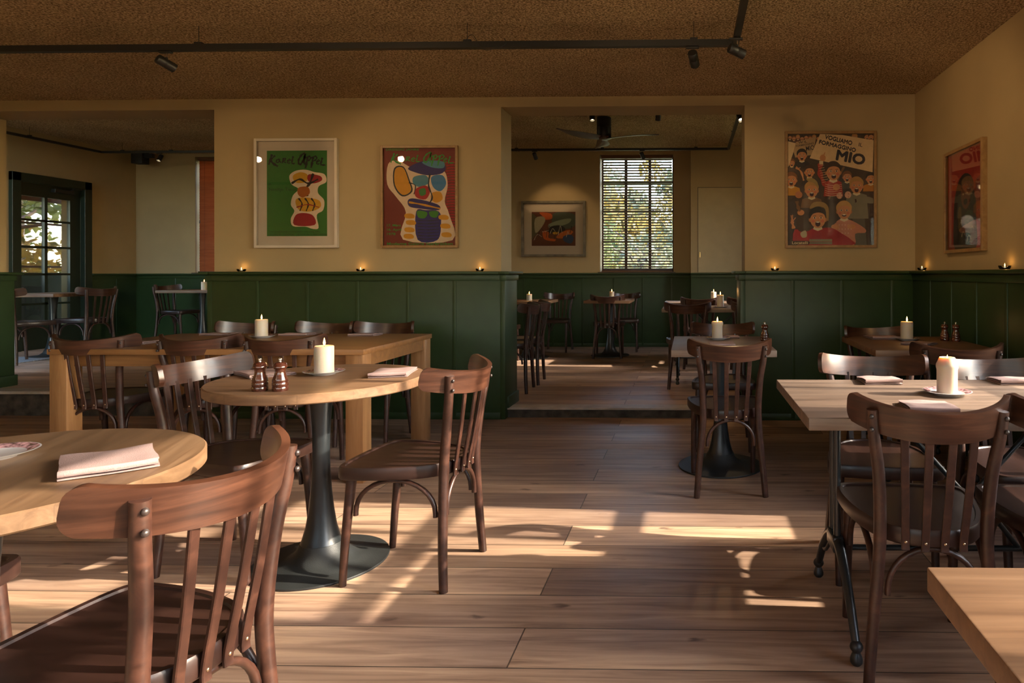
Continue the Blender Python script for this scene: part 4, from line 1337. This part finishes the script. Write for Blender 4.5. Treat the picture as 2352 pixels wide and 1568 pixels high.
# crowd of shouting children holding placards
def crowd_poster(t, w, h):
    A = Art(975, 1250, w, h, 138, 136)
    A.rect(138, 136, 1113, 1386, (62, 44, 32))
    SK, SK2 = (196, 130, 82), (176, 110, 68)
    HR = [(58, 36, 22), (120, 72, 34), (176, 128, 66), (34, 24, 20)]
    def kid(x, y, r, hair, shirt, mouth=0.28, look=0.0, bw=1.5, skin=SK, body=2.4):
        A.poly([(x - r * bw, y + r * body), (x - r * bw * .85, y + r * 1.25), (x - r * .4, y + r * .95), (x + r * .4, y + r * .95), (x + r * bw * .85, y + r * 1.25), (x + r * bw, y + r * body)], shirt)
        A.poly([(x - r * .35, y + r * .7), (x + r * .35, y + r * .7), (x + r * .5, y + r * 1.15), (x, y + r * 1.35), (x - r * .5, y + r * 1.15)], (214, 192, 150))
        A.ell(x - r * .82, y + r * .15, r * .16, r * .24, SK2, 10); A.ell(x + r * .82, y + r * .15, r * .16, r * .24, SK2, 10)
        A.ell(x, y, r * .84, r * 1.04, skin, 22)
        A.poly([(x - r * .88, y + r * .05), (x - r * .95, y - r * .6), (x - r * .4, y - r * 1.16), (x + r * .35, y - r * 1.18), (x + r * .92, y - r * .6), (x + r * .86, y + r * .02), (x + r * .66, y - r * .42), (x + r * .1, y - r * .62), (x - r * .55, y - r * .45)], hair, 3)
        for sx in (-.34, .34):
            A.ell(x + r * (sx + look), y - r * .05, r * .15, r * .10, (222, 206, 180), 8)
            A.ell(x + r * (sx + look), y - r * .05, r * .08, r * .09, (30, 22, 18), 8)
            A.stroke([(x + r * (sx - .16 + look), y - r * .24), (x + r * (sx + .16 + look), y - r * .26)], r * .06, hair)
        A.stroke([(x + r * look, y - r * .02), (x + r * (look + .08), y + r * .26), (x + r * (look - .05), y + r * .3)], r * .07, SK2)
        A.ell(x - r * .5, y + r * .3, r * .18, r * .15, (196, 104, 74), 8); A.ell(x + r * .5, y + r * .3, r * .18, r * .15, (196, 104, 74), 8)
        A.ell(x + r * look, y + r * .58, r * .28, r * mouth, (52, 14, 12), 12)
        A.ell(x + r * look, y + r * (.58 - mouth * .6), r * .2, r * .07, (226, 214, 190), 8)
    for i in range(9): kid(165 + i * 46, 170 + (i % 2) * 12, 24, HR[i % 4], (70 + 10 * (i % 3), 52, 44))
    for x in (900, 1040, 1085): kid(x, 170, 34, HR[(x // 10) % 4], (150, 120, 60))
    kid(185, 460, 40, HR[1], (80, 60, 48))
    A.poly([(138, 215), (238, 240), (150, 500), (138, 505)], (214, 184, 138))
    A.poly([(232, 225), (465, 165), (420, 370), (225, 400), (205, 330)], (176, 142, 100))
    A.text('W IL', 262, 245, 36, (34, 24, 30), width=100, rot=-.12, bold=.012)
    A.text('FORMAGGINO', 234, 282, 30, (34, 24, 30), width=205, rot=-.16, bold=.012)
    A.text('MIO', 350, 325, 74, (34, 24, 36), width=95, rot=-.16, bold=.015)
    kid(300, 375, 62, HR[3], (36, 28, 26), .3)
    kid(385, 560, 64, HR[0], (50, 38, 30)); A.stroke([(230, 510), (290, 560), (320, 660)], 26, SK)
    A.stroke([(236, 500), (262, 520), (284, 510)], 10, SK)
    kid(178, 650, 74, HR[1], (190, 130, 30)); kid(1080, 640, 60, HR[3], (176, 110, 30)); kid(812, 620, 56, HR[1], (70, 60, 46))
    kid(410, 765, 84, HR[2], (112, 78, 46), .3)
    A.poly([(350, 640), (420, 632), (475, 680), (478, 740), (440, 690), (372, 668)], (150, 124, 70), 3)
    A.poly([(505, 136), (760, 150), (1112, 212), (1100, 570), (388, 408)], (222, 186, 138))
    INK = (36, 26, 40)
    for dx, dy in ((0, 0), (4, 1), (2, 4), (2, -3)): A.text('VOGLIAMO', 556 + dx, 188 + dy, 66, INK, width=314, rot=.245)
    A.text('IL', 940, 276, 58, INK, width=44, rot=.2, bold=.012)
    for dx, dy in ((0, 0), (4, 1), (2, 4), (2, -3)): A.text('FORMAGGINO', 490 + dx, 244 + dy, 62, INK, width=424, rot=.235)
    for dx, dy in ((0, 0), (7, 2), (14, 4), (3, -6), (11, -5), (3, 8), (11, 9)): A.text('MIO', 680 + dx, 424 + dy, 158, INK, width=318, rot=.19)
    A.stroke([(778, 505), (700, 660), (606, 870)], 26, (120, 84, 50))
    # striped boy pointing up
    A.stroke([(512, 470), (500, 560), (545, 680), (600, 740)], 64, (160, 40, 26))
    for q in range(8): A.stroke([(486 + q * 6, 500 + q * 26), (545 + q * 8, 488 + q * 26)], 5, (214, 180, 140))
    A.ell(536, 408, 34, 40, SK, 14); A.stroke([(538, 400), (550, 370), (562, 342)], 14, SK); A.rect(496, 440, 540, 480, (214, 192, 150))
    kid(655, 560, 96, HR[0], (160, 40, 26), .26, .05, bw=1.15, body=2.9)
    for q in range(6): A.stroke([(560, 700 + q * 24), (640, 716 + q * 24), (750, 706 + q * 22)], 5, (214, 180, 140))
    A.ell(690, 735, 40, 38, SK, 14)
    for q in range(4): A.stroke([(662 + q * 16, 712), (668 + q * 16, 744)], 3, SK2)
    kid(918, 720, 84, HR[2], (120, 112, 92), .32, bw=1.6, body=4.4)
    A.poly([(985, 840), (1100, 860), (1105, 920), (985, 900)], (120, 112, 92), 3)
    A.poly([(870, 1090), (1010, 1090), (1030, 1386), (900, 1386)], (84, 78, 66))
    A.poly([(895, 870), (915, 870), (920, 905), (902, 912)], (60, 30, 24))
    # girl with bow
    A.poly([(620, 1380), (640, 1180), (760, 1100), (860, 1110), (1010, 1200), (1010, 1250), (900, 1260), (890, 1386)], (190, 120, 92), 3)
    kid(776, 1000, 92, (190, 140, 74), (196, 126, 98), .14, bw=1.0, body=1.4)
    A.ell(724, 830, 34, 38, (214, 160, 130), 12); A.ell(820, 822, 38, 40, (214, 160, 130), 12)
    for q in range(8): A.ell(706 + (q % 4) * 40, 812 + (q // 4) * 34, 5, 5, (150, 60, 50), 6)
    for q in range(14): A.ell(720 + (q % 5) * 34, 1160 + (q // 5) * 46, 5, 5, (224, 196, 170), 6)
    A.ell(672, 1180, 44, 28, SK, 12); A.ell(860, 1178, 48, 26, SK, 12)
    for q in range(4): A.stroke([(690, 1160 + q * 12), (724, 1166 + q * 12)], 8, SK); A.stroke([(808, 1158 + q * 12), (846, 1166 + q * 12)], 8, SK)
    # front boy in red
    A.poly([(215, 1210), (300, 1240), (440, 1210), (620, 1190), (740, 1250), (860, 1330), (860, 1386), (250, 1386)], (156, 22, 24), 3)
    A.rect(380, 1318, 640, 1346, (140, 128, 100)); A.rect(384, 1350, 640, 1376, (124, 112, 90))
    kid(478, 1085, 106, HR[3], (156, 22, 24), .3, bw=1.0, body=1.3)
    A.poly([(385, 970), (430, 905), (540, 905), (600, 970), (598, 1110), (575, 1090), (560, 980), (480, 950), (410, 975)], (150, 118, 70), 3)
    A.stroke([(205, 1200), (190, 1140), (185, 1100)], 44, SK); A.stroke([(185, 1110), (175, 1050)], 12, SK); A.stroke([(192, 1100), (192, 1044)], 12, SK); A.stroke([(200, 1110), (226, 1076)], 12, SK)
    A.stroke([(225, 1220), (280, 1290), (380, 1290)], 60, (156, 22, 24)); A.poly([(280, 1250), (340, 1222), (352, 1290), (300, 1300)], (170, 156, 126), 3)
    A.ell(285, 1020, 40, 32, SK, 12)
    A.stroke([(240, 890), (250, 950), (275, 1005)], 44, (112, 78, 46))
    A.ell(262, 820, 42, 40, SK2, 12)
    A.poly([(152, 1338), (372, 1338), (388, 1358), (372, 1382), (152, 1382)], (70, 52, 40))
    A.text('Locatelli', 186, 1374, 44, (222, 196, 150), width=178, bold=.01)
    return A
cx, cz = (0.780 + 1.517) / 2, (2.338 + 1.394) / 2
t = picture('framed_poster', 'oak framed poster of shouting children holding white placards', cx, YW, cz, 0.737, 0.944, 0.022, 'frame_oak', 0.03)
crowd_poster(t, 0.693, 0.900).build('poster_print', t, -0.0095)

# red picture on the right wall
t = picture('framed_picture', 'red and dark figure picture in an oak frame on the right wall', XR, (4.622 + 4.020) / 2, 1.675, 0.602, 0.70, 0.022, 'frame_oak', 0.035, rz=-pi / 2)
A = Art(600, 800, 0.558, 0.656)
A.rect(0, 0, 600, 800, (196, 22, 12))
A.poly([(130, 800), (100, 560), (120, 380), (190, 240), (300, 190), (420, 250), (470, 420), (480, 600), (470, 800)], (30, 24, 18), 4)
A.poly([(230, 330), (300, 270), (370, 320), (380, 420), (320, 480), (250, 440)], (120, 60, 22), 4)
A.ell(305, 420, 34, 26, (24, 14, 10)); A.ell(268, 356, 12, 8, (200, 170, 110)); A.ell(336, 352, 12, 8, (200, 170, 110))
A.poly([(300, 520), (400, 500), (430, 620), (360, 700), (300, 640)], (40, 76, 52), 4)
A.poly([(180, 480), (230, 460), (240, 620), (190, 640)], (110, 84, 24), 4)
for x, y, w in ((240, 700, 60), (330, 740, 70), (390, 660, 50), (210, 600, 30)): A.stroke([(x, y), (x + w * .4, y - w * .7), (x + w, y - w * .2)], 10, (170, 150, 110))
A.poly([(440, 300), (560, 260), (580, 520), (500, 600), (470, 420)], (150, 44, 14), 4)
A.build('picture_print', t, -0.0095)

# landscape abstract picture in the back room
t = picture('framed_picture', 'wide abstract picture with a cream mount left of the far window', -2.061, YF, 1.873, 0.98, 0.848, 0.035, 'silver_frame', 0.04, mat_board=True)
A = Art(390, 300, 0.669, 0.517)
A.rect(0, 0, 390, 300, (96, 46, 24))
A.poly([(0, 20), (60, 60), (110, 40), (70, 160), (20, 220), (0, 230)], (92, 86, 56), 4)
A.poly([(200, 10), (380, 20), (385, 120), (300, 150), (190, 110)], (70, 78, 60), 4)
A.poly([(70, 5), (170, 15), (180, 60), (120, 70), (100, 40)], (190, 84, 20), 3)
A.poly([(30, 60), (100, 40), (120, 80), (70, 160), (30, 180)], (170, 160, 130), 3)
A.poly([(150, 110), (260, 70), (350, 60), (330, 100), (240, 130), (170, 150)], (128, 138, 112), 3)
A.poly([(170, 130), (260, 120), (300, 160), (220, 190), (150, 180)], (20, 18, 18), 3)
A.poly([(100, 170), (150, 180), (150, 230), (210, 240), (200, 260), (110, 240)], (196, 88, 18), 3)
A.poly([(250, 190), (330, 160), (370, 180), (300, 230), (220, 230)], (186, 96, 30), 3)
A.poly([(280, 220), (340, 200), (375, 230), (350, 280), (290, 260)], (34, 62, 96), 3)
A.poly([(190, 180), (240, 178), (230, 195), (195, 198)], (210, 160, 40), 3)
for i in range(10): A.stroke([(20 + i * 36, 250 - (i * 37) % 90), (50 + i * 34, 200 - (i * 53) % 80), (90 + i * 30, 220 - (i * 29) % 70)], 5, (16, 14, 16) if i % 2 else (196, 186, 160))
A.build('picture_print', t, -0.0105)

# ------------------------------------------------------------------ track lighting
def add_bar(bm, a, b, w, h):
    a, b = Vector(a), Vector(b)
    add_sweep(bm, [a, b], [(-w / 2, -h / 2), (w / 2, -h / 2), (w / 2, h / 2), (-w / 2, h / 2)], up=Vector((0, 0, 1)))

def track(points, zt, zc, label, hooks, w=0.035, h=0.036, group=None):
    t = thing('lighting_track', label, 'lighting track', (points[0][0], points[0][1], zt), 0, group)
    o = Vector((points[0][0], points[0][1], zt))
    bm = bmesh.new()
    for a, b in zip(points[:-1], points[1:]):
        add_bar(bm, Vector((*a, zt)) - o, Vector((*b, zt)) - o, w, h)
    obj('rail', bm, 'track_black', t)
    for x, y in hooks:
        bm = bmesh.new()
        add_tube(bm, [Vector((x, y, zt + h / 2)) - o, Vector((x, y, zc)) - o], 0.0018, 6)
        add_box(bm, tuple(Vector((x - .022, y - .012, zt + h / 2)) - o), tuple(Vector((x + .022, y + .012, zt + h / 2 + .014)) - o), 0.002)
        obj('hanger', bm, 'track_black', t)
    return t

def spot(x, y, zt, aim, label, power=0, blend=0.6, size=70, r=0.0275, L=0.095, drop=0.075, group='black track spotlights', lens=True):
    t = thing('track_spotlight', label, 'spotlight', (x, y, zt), 0, group)
    d = (Vector(aim) - Vector((x, y, zt - drop))).normalized()
    c = Vector((0, 0, -drop)) - d * 0.012
    bm = bmesh.new(); add_box(bm, (-.045, -.012, -.012), (.03, .012, 0.0), 0.004); obj('adapter', bm, 'track_black', t)
    bm = bmesh.new(); add_tube(bm, [(0, 0, -.012), (0, 0, -drop * 0.55)], 0.0045, 8); obj('stem', bm, 'chrome', t, 50)
    bm = bmesh.new(); add_tube(bm, [(0, 0, -drop * 0.5), tuple(c)], 0.0065, 8); obj('bracket', bm, 'track_black', t, 50)
    q = d.to_track_quat('Z', 'Y').to_matrix().to_4x4()
    mt = Matrix.Translation(c) @ q
    bm = bmesh.new()
    add_lathe(bm, [(0, -L * .42), (r * .9, -L * .42), (r, -L * .38), (r, L * .05), (r * .985, L * .06), (r * .985, L * .08), (r, L * .09), (r, L * .58), (r * .9, L * .58), (r * .86, L * .36), (0, L * .36)], 28)
    bmesh.ops.transform(bm, matrix=mt, verts=bm.verts[:])
    head = obj('lamp_head', bm, 'track_black', t, 40)
    bm = bmesh.new(); add_lathe(bm, [(0, L * .40), (r * .62, L * .40), (r * .62, L * .375), (0, L * .375)], 18)
    bmesh.ops.transform(bm, matrix=mt, verts=bm.verts[:])
    obj('lens', bm, 'lamp_lens' if power else 'track_black', t)
    if power:
        ld = bpy.data.lights.new('spot_light', 'SPOT')
        ld.energy = power; ld.color = (1.0, 0.66, 0.33); ld.spot_size = radians(size); ld.spot_blend = blend; ld.shadow_soft_size = 0.03
        lo = bpy.data.objects.new('spot_light', ld); COL.objects.link(lo); lo.parent = t
        lo.location = c + d * (L * .62)
        lo.rotation_euler = d.to_track_quat('-Z', 'Y').to_euler()
    return t

ZT = 2.527
track([(-6.9, 3.73), (0.27, 3.73), (0.27, 0.3)], ZT - .018, ZC, 'black lighting track across the dining room ceiling, turning toward the camera', [(-4.6, 3.73), (-2.86, 3.73), (-1.28, 3.73), (0.03, 3.73), (0.27, 2.6), (0.27, 1.2)])
track([(-6.9, 1.2), (0.24, 1.2)], ZT - .018, ZC, 'black lighting track on the dining room ceiling above the camera', [(-4.6, 1.23), (-1.5, 1.23)])
P1 = 11
spot(-3.05, 3.73, ZT - .036, (-2.2, 5.29, 1.7), 'black spotlight at the left of the long ceiling track', P1)
spot(0.03, 3.73, ZT - .036, (0.35, 5.29, 1.5), 'black spotlight near the right end of the long ceiling track', P1)
spot(0.27, 3.60, ZT - .036, (1.833, 4.3, 1.9), 'black spotlight just past the corner of the ceiling track', P1 * 1.1)
spot(-4.58, 3.73, ZT - .036, (-3.3, 5.29, 1.7), 'black spotlight on the long ceiling track beyond the left photo edge', P1 * .6)
spot(-2.45, 1.2, ZT - .036, (-2.2, 5.29, 1.8), 'black spotlight above the camera aimed at the red brown poster', P1 * 1.5, size=60)
spot(-0.55, 1.2, ZT - .036, (1.0, 5.29, 1.9), 'black spotlight above the camera aimed at the crowd poster', P1 * 1.5, size=60)
spot(0.27, 2.0, ZT - .036, (1.833, 3.6, 2.1), 'black spotlight on the short arm of the ceiling track', P1)

trk = bpy.data.objects['lighting_track']
bm = bmesh.new()
add_tube(bm, catmull([(5.62, -.015, .03), (5.66, -.03, .05), (5.72, -.02, -.03), (5.80, -.02, -.022), (5.85, -.02, .0), (5.84, -.02, .03)], 6), .0017, 5)
add_tube(bm, catmull([(1.0, 0, .02), (1.02, -.022, -.03), (1.10, -.022, -.03), (1.15, -.02, .02)], 6), .0017, 5)
obj('loose_cable', bm, 'track_black', trk, 60)
# globe lamps added out of view behind the camera as warm fill light
for k, (x, y) in enumerate(((-3.7, -1.2), (-1.6, -1.7), (0.5, -1.5))):
    t = thing('added_fill_lamp', ['added fill light globe behind the camera, left', 'added fill light globe behind the camera, middle', 'added fill light globe behind the camera, right'][k], 'fill lamp', (x, y, 2.15), 0, 'added fill globes behind the camera')
    bm = bmesh.new(); add_lathe(bm, [(0, .12), (.03, .116), (.085, .085), (.12, 0), (.085, -.085), (.03, -.116), (0, -.12)], 24); obj('globe', bm, 'fill_globe', t, 60)
    bm = bmesh.new(); add_tube(bm, [(0, 0, .11), (0, 0, ZC - 2.15)], .004, 6); add_lathe(bm, [(0, .11), (.03, .11), (.028, .15), (0, .16)], 14); obj('cord', bm, 'track_black', t, 50)

# back room tracks
track([(0.55, 9.0), (-1.5, 9.0), (-6.4, 9.0), (-8.30, 9.0)], 2.915, ZCF, 'black lighting track under the back room ceiling before the far wall', [(-8.0, 9.0), (-7.3, 9.0), (-2.4, 9.0), (-1.2, 9.0), (0.1, 9.0)], h=0.03)
track([(0.55, 8.98), (0.55, 5.75)], 2.915, ZCF, 'black lighting track running from the far track toward the right opening', [(0.55, 8.0), (0.55, 6.6)], h=0.03)
track([(-8.30, 8.98), (-8.30, 6.0)], 2.915, ZCF, 'black lighting track along the left wall of the back room', [(-8.3, 8.0), (-8.3, 6.8)], h=0.03)
track([(-2.2, 6.6), (0.53, 6.6)], 2.915, ZCF, 'black lighting track hidden above the right opening lintel', [(-1.5, 6.6)], h=0.03)
P2 = 10
spot(-2.14, 9.0, 2.90, (-1.95, 9.86, 1.9), 'spotlight above the wide abstract picture in the back room', P2)
spot(-0.64, 9.0, 2.90, (-0.35, 9.3, 2.2), 'spotlight silhouetted against the top of the far window', 0)
spot(-0.985, 6.6, 2.90, (-0.8, 6.2, 1.0), 'lit spotlight hanging left of the ceiling fan', P2, drop=.11)
spot(-0.31, 6.6, 2.90, (-0.5, 7.6, 0.9), 'spotlight hanging to the right of the ceiling fan', 0, drop=.11)
spot(0.52, 6.6, 2.90, (0.8, 5.7, 1.6), 'lit spotlight at the top right corner of the right opening', P2 * 1.4, drop=.13)
spot(-7.46, 9.0, 2.90, (-7.6, 8.4, 1.6), 'spotlight by the black speaker in the left back room', P2 * .5)

bm = bmesh.new(); add_box(bm, (-.085, -.07, -.09), (.085, .07, .09), 0.008)
t = thing('wall_speaker', 'black wall speaker on a bracket in the left back room', 'speaker', (-8.26, 9.6, 2.94))
obj('cabinet', bm, 'speaker_black', t, 40)
bm = bmesh.new(); add_box(bm, (.085, -.03, .0), (.20, .03, .06), 0.004); obj('bracket', bm, 'speaker_black', t)

# ceiling fan
t = thing('ceiling_fan', 'black ceiling fan with three dark blades in the back room', 'ceiling fan', (-1.01, 7.72, 2.80))
bm = bmesh.new(); add_lathe(bm, [(0, .02), (.082, .02), (.086, .026), (.086, .13), (.083, .132), (.083, .136), (.086, .138), (.086, .245), (.08, .25), (0, .25)], 36)
obj('motor_housing', bm, 'fan_black', t, 40)
bm = bmesh.new(); add_lathe(bm, [(0, -.020), (.05, -.016), (.085, -.002), (.088, .018), (0, .018)], 30); obj('hub', bm, 'fan_wood', t, 50)
for k, ang in enumerate((-13, 107, 227)):
    bm = bmesh.new()
    n = 22; rows = []
    for i in range(n + 1):
        s = i / n
        r = 0.05 + 0.63 * s
        w = 0.045 + 0.035 * sin(pi * min(1, s * 1.15) ** .8) - 0.03 * s ** 3
        tw = radians(15 - 9 * s)
        sw = -0.05 * sin(pi * s) * 0.8
        row = []
        for j in range(7):
            v = j / 6 - .5
            th = 0.006 * (1 - (2 * v) ** 2) + 0.001
            yy, zz = v * 2 * w, 0.010 * s
            row.append(((r, yy * cos(tw) + sw, yy * sin(tw) + zz + th), (r, yy * cos(tw) + sw, yy * sin(tw) + zz - th)))
        rows.append(row)
    tv = [[bm.verts.new(p[0]) for p in row] for row in rows]; bv = [[bm.verts.new(p[1]) for p in row] for row in rows]
    for i in range(n):
        for j in range(6):
            bm.faces.new([tv[i][j], tv[i + 1][j], tv[i + 1][j + 1], tv[i][j + 1]])
            bm.faces.new([bv[i][j], bv[i][j + 1], bv[i + 1][j + 1], bv[i + 1][j]])
        bm.faces.new([tv[i][0], bv[i][0], bv[i + 1][0], tv[i + 1][0]]); bm.faces.new([tv[i][6], tv[i + 1][6], bv[i + 1][6], bv[i][6]])
    for i in (0, n):
        for j in range(6):
            bm.faces.new([tv[i][j], tv[i][j + 1], bv[i][j + 1], bv[i][j]])
    bmesh.ops.transform(bm, matrix=Matrix.Rotation(radians(ang), 4, 'Z'), verts=bm.verts[:])
    obj('blade', bm, 'fan_wood', t, 60)

# ------------------------------------------------------------------ outdoors
bm = bmesh.new(); add_box(bm, (-60, 10.3, -0.5), (60, 90, -0.15)); struct('ground_north', bm, 'grass')
bm = bmesh.new(); add_box(bm, (-60, -30, -0.5), (-9.2, 10.3, -0.15)); struct('ground_west', bm, 'grass')
bm = bmesh.new(); add_box(bm, (2.3, -30, -0.5), (60, 10.3, -0.15)); struct('ground_east', bm, 'grass')

def tree(x, y, h, r, lm, label, seed, n=2600, zb=0.25, name='tree', leaf=0.11, trunk_r=0.13):
    rnd = random.Random(seed)
    t = thing(name, label, 'tree', (x, y, -0.15), 0, 'trees and shrubs outside the windows')
    bm = bmesh.new()
    add_tube(bm, [(0, 0, 0), (0.1 * rnd.uniform(-1, 1), 0, h * .3), (0.25 * rnd.uniform(-1, 1), .1, h * .62), (0.2, 0, h * .85)], 0, 9, [trunk_r, trunk_r * .8, trunk_r * .5, trunk_r * .2])
    for k in range(9):
        a = rnd.uniform(0, 2 * pi); z = h * rnd.uniform(.28, .7)
        e = Vector((cos(a) * r * .8, sin(a) * r * .8, z + h * rnd.uniform(.1, .3)))
        add_tube(bm, [(0, 0, z), tuple(e * .5 + Vector((0, 0, z * .5 + .1))), tuple(e)], 0, 6, [trunk_r * .4, trunk_r * .25, trunk_r * .08])
    obj('trunk', bm, 'bark', t, 60)
    bm = bmesh.new()
    blobs = [(Vector((rnd.uniform(-r, r) * .75, rnd.uniform(-r, r) * .75, h * rnd.uniform(zb, .92))), r * rnd.uniform(.28, .5)) for _ in range(16)]
    for _ in range(n):
        c, br = rnd.choice(blobs)
        d = Vector((rnd.gauss(0, 1), rnd.gauss(0, 1), rnd.gauss(0, 1))).normalized() * br * rnd.uniform(.35, 1.05)
        p = c + d
        if p.z < 0.1: p.z = 0.1 + rnd.random() * .3
        a = Vector((rnd.gauss(0, 1), rnd.gauss(0, 1), rnd.gauss(0, 1))).normalized()
        b = a.orthogonal().normalized()
        s = leaf * rnd.uniform(.6, 1.3)
        bm.faces.new([bm.verts.new(p + a * s), bm.verts.new(p + b * s * .5), bm.verts.new(p - a * s), bm.verts.new(p - b * s * .5)])
    me_o = obj('crown', bm, lm, t)
    return t
tree(-2.3, 19.5, 4.2, 1.7, 'leaf_autumn', 'yellow autumn tree in the middle panes of the far window', 1, 3400)
tree(-5.2, 25.5, 6.3, 2.2, 'leaf_pale', 'pale leaved tree at the left side of the far window', 2, 2800)
tree(-0.1, 25.0, 6.0, 2.1, 'leaf_autumn', 'golden tree in the right panes of the far window', 3, 3000)
tree(-1.0, 14.6, 2.5, 1.1, 'leaf_pale', 'low grey green shrub below the golden tree outside', 4, 2400, .08, 'shrub', leaf=.08)
tree(-2.9, 16.6, 2.7, 1.2, 'leaf_green', 'green shrub low in the left panes of the far window', 5, 2400, .08, 'shrub', leaf=.08)
tree(3.4, 21, 5.0, 2.2, 'leaf_green', 'green tree outside beyond the right edge of the far window', 6, 1600)
tree(-9.5, 38, 8.0, 3.0, 'leaf_green', 'far green tree at the end of the garden, left of three', 11, 3600, .05, leaf=.24)
tree(-3.0, 38, 7.4, 3.0, 'leaf_pale', 'far pale tree at the end of the garden, middle of three', 12, 3600, .05, leaf=.24)
tree(3.6, 38, 7.6, 3.0, 'leaf_autumn', 'far golden tree at the end of the garden, right of three', 13, 3000, .05, leaf=.24)
tree(-13, 24, 6.0, 2.6, 'leaf_green', 'green tree outside the orange lit blind', 7, 1600)
tree(-12.6, 10.4, 4.6, 1.9, 'leaf_autumn', 'yellow leaved tree seen through the glazed door', 8, 3600, .1, leaf=.09, trunk_r=.22)
tree(-15.4, 14.6, 5.2, 2.2, 'leaf_green', 'green bushy tree at the right of the glazed door view', 9, 3000, .05, leaf=.11)
tree(-18.5, 12.0, 6.5, 2.6, 'leaf_autumn', 'far autumn tree behind the glazed door view', 10, 2600, .1, leaf=.14)
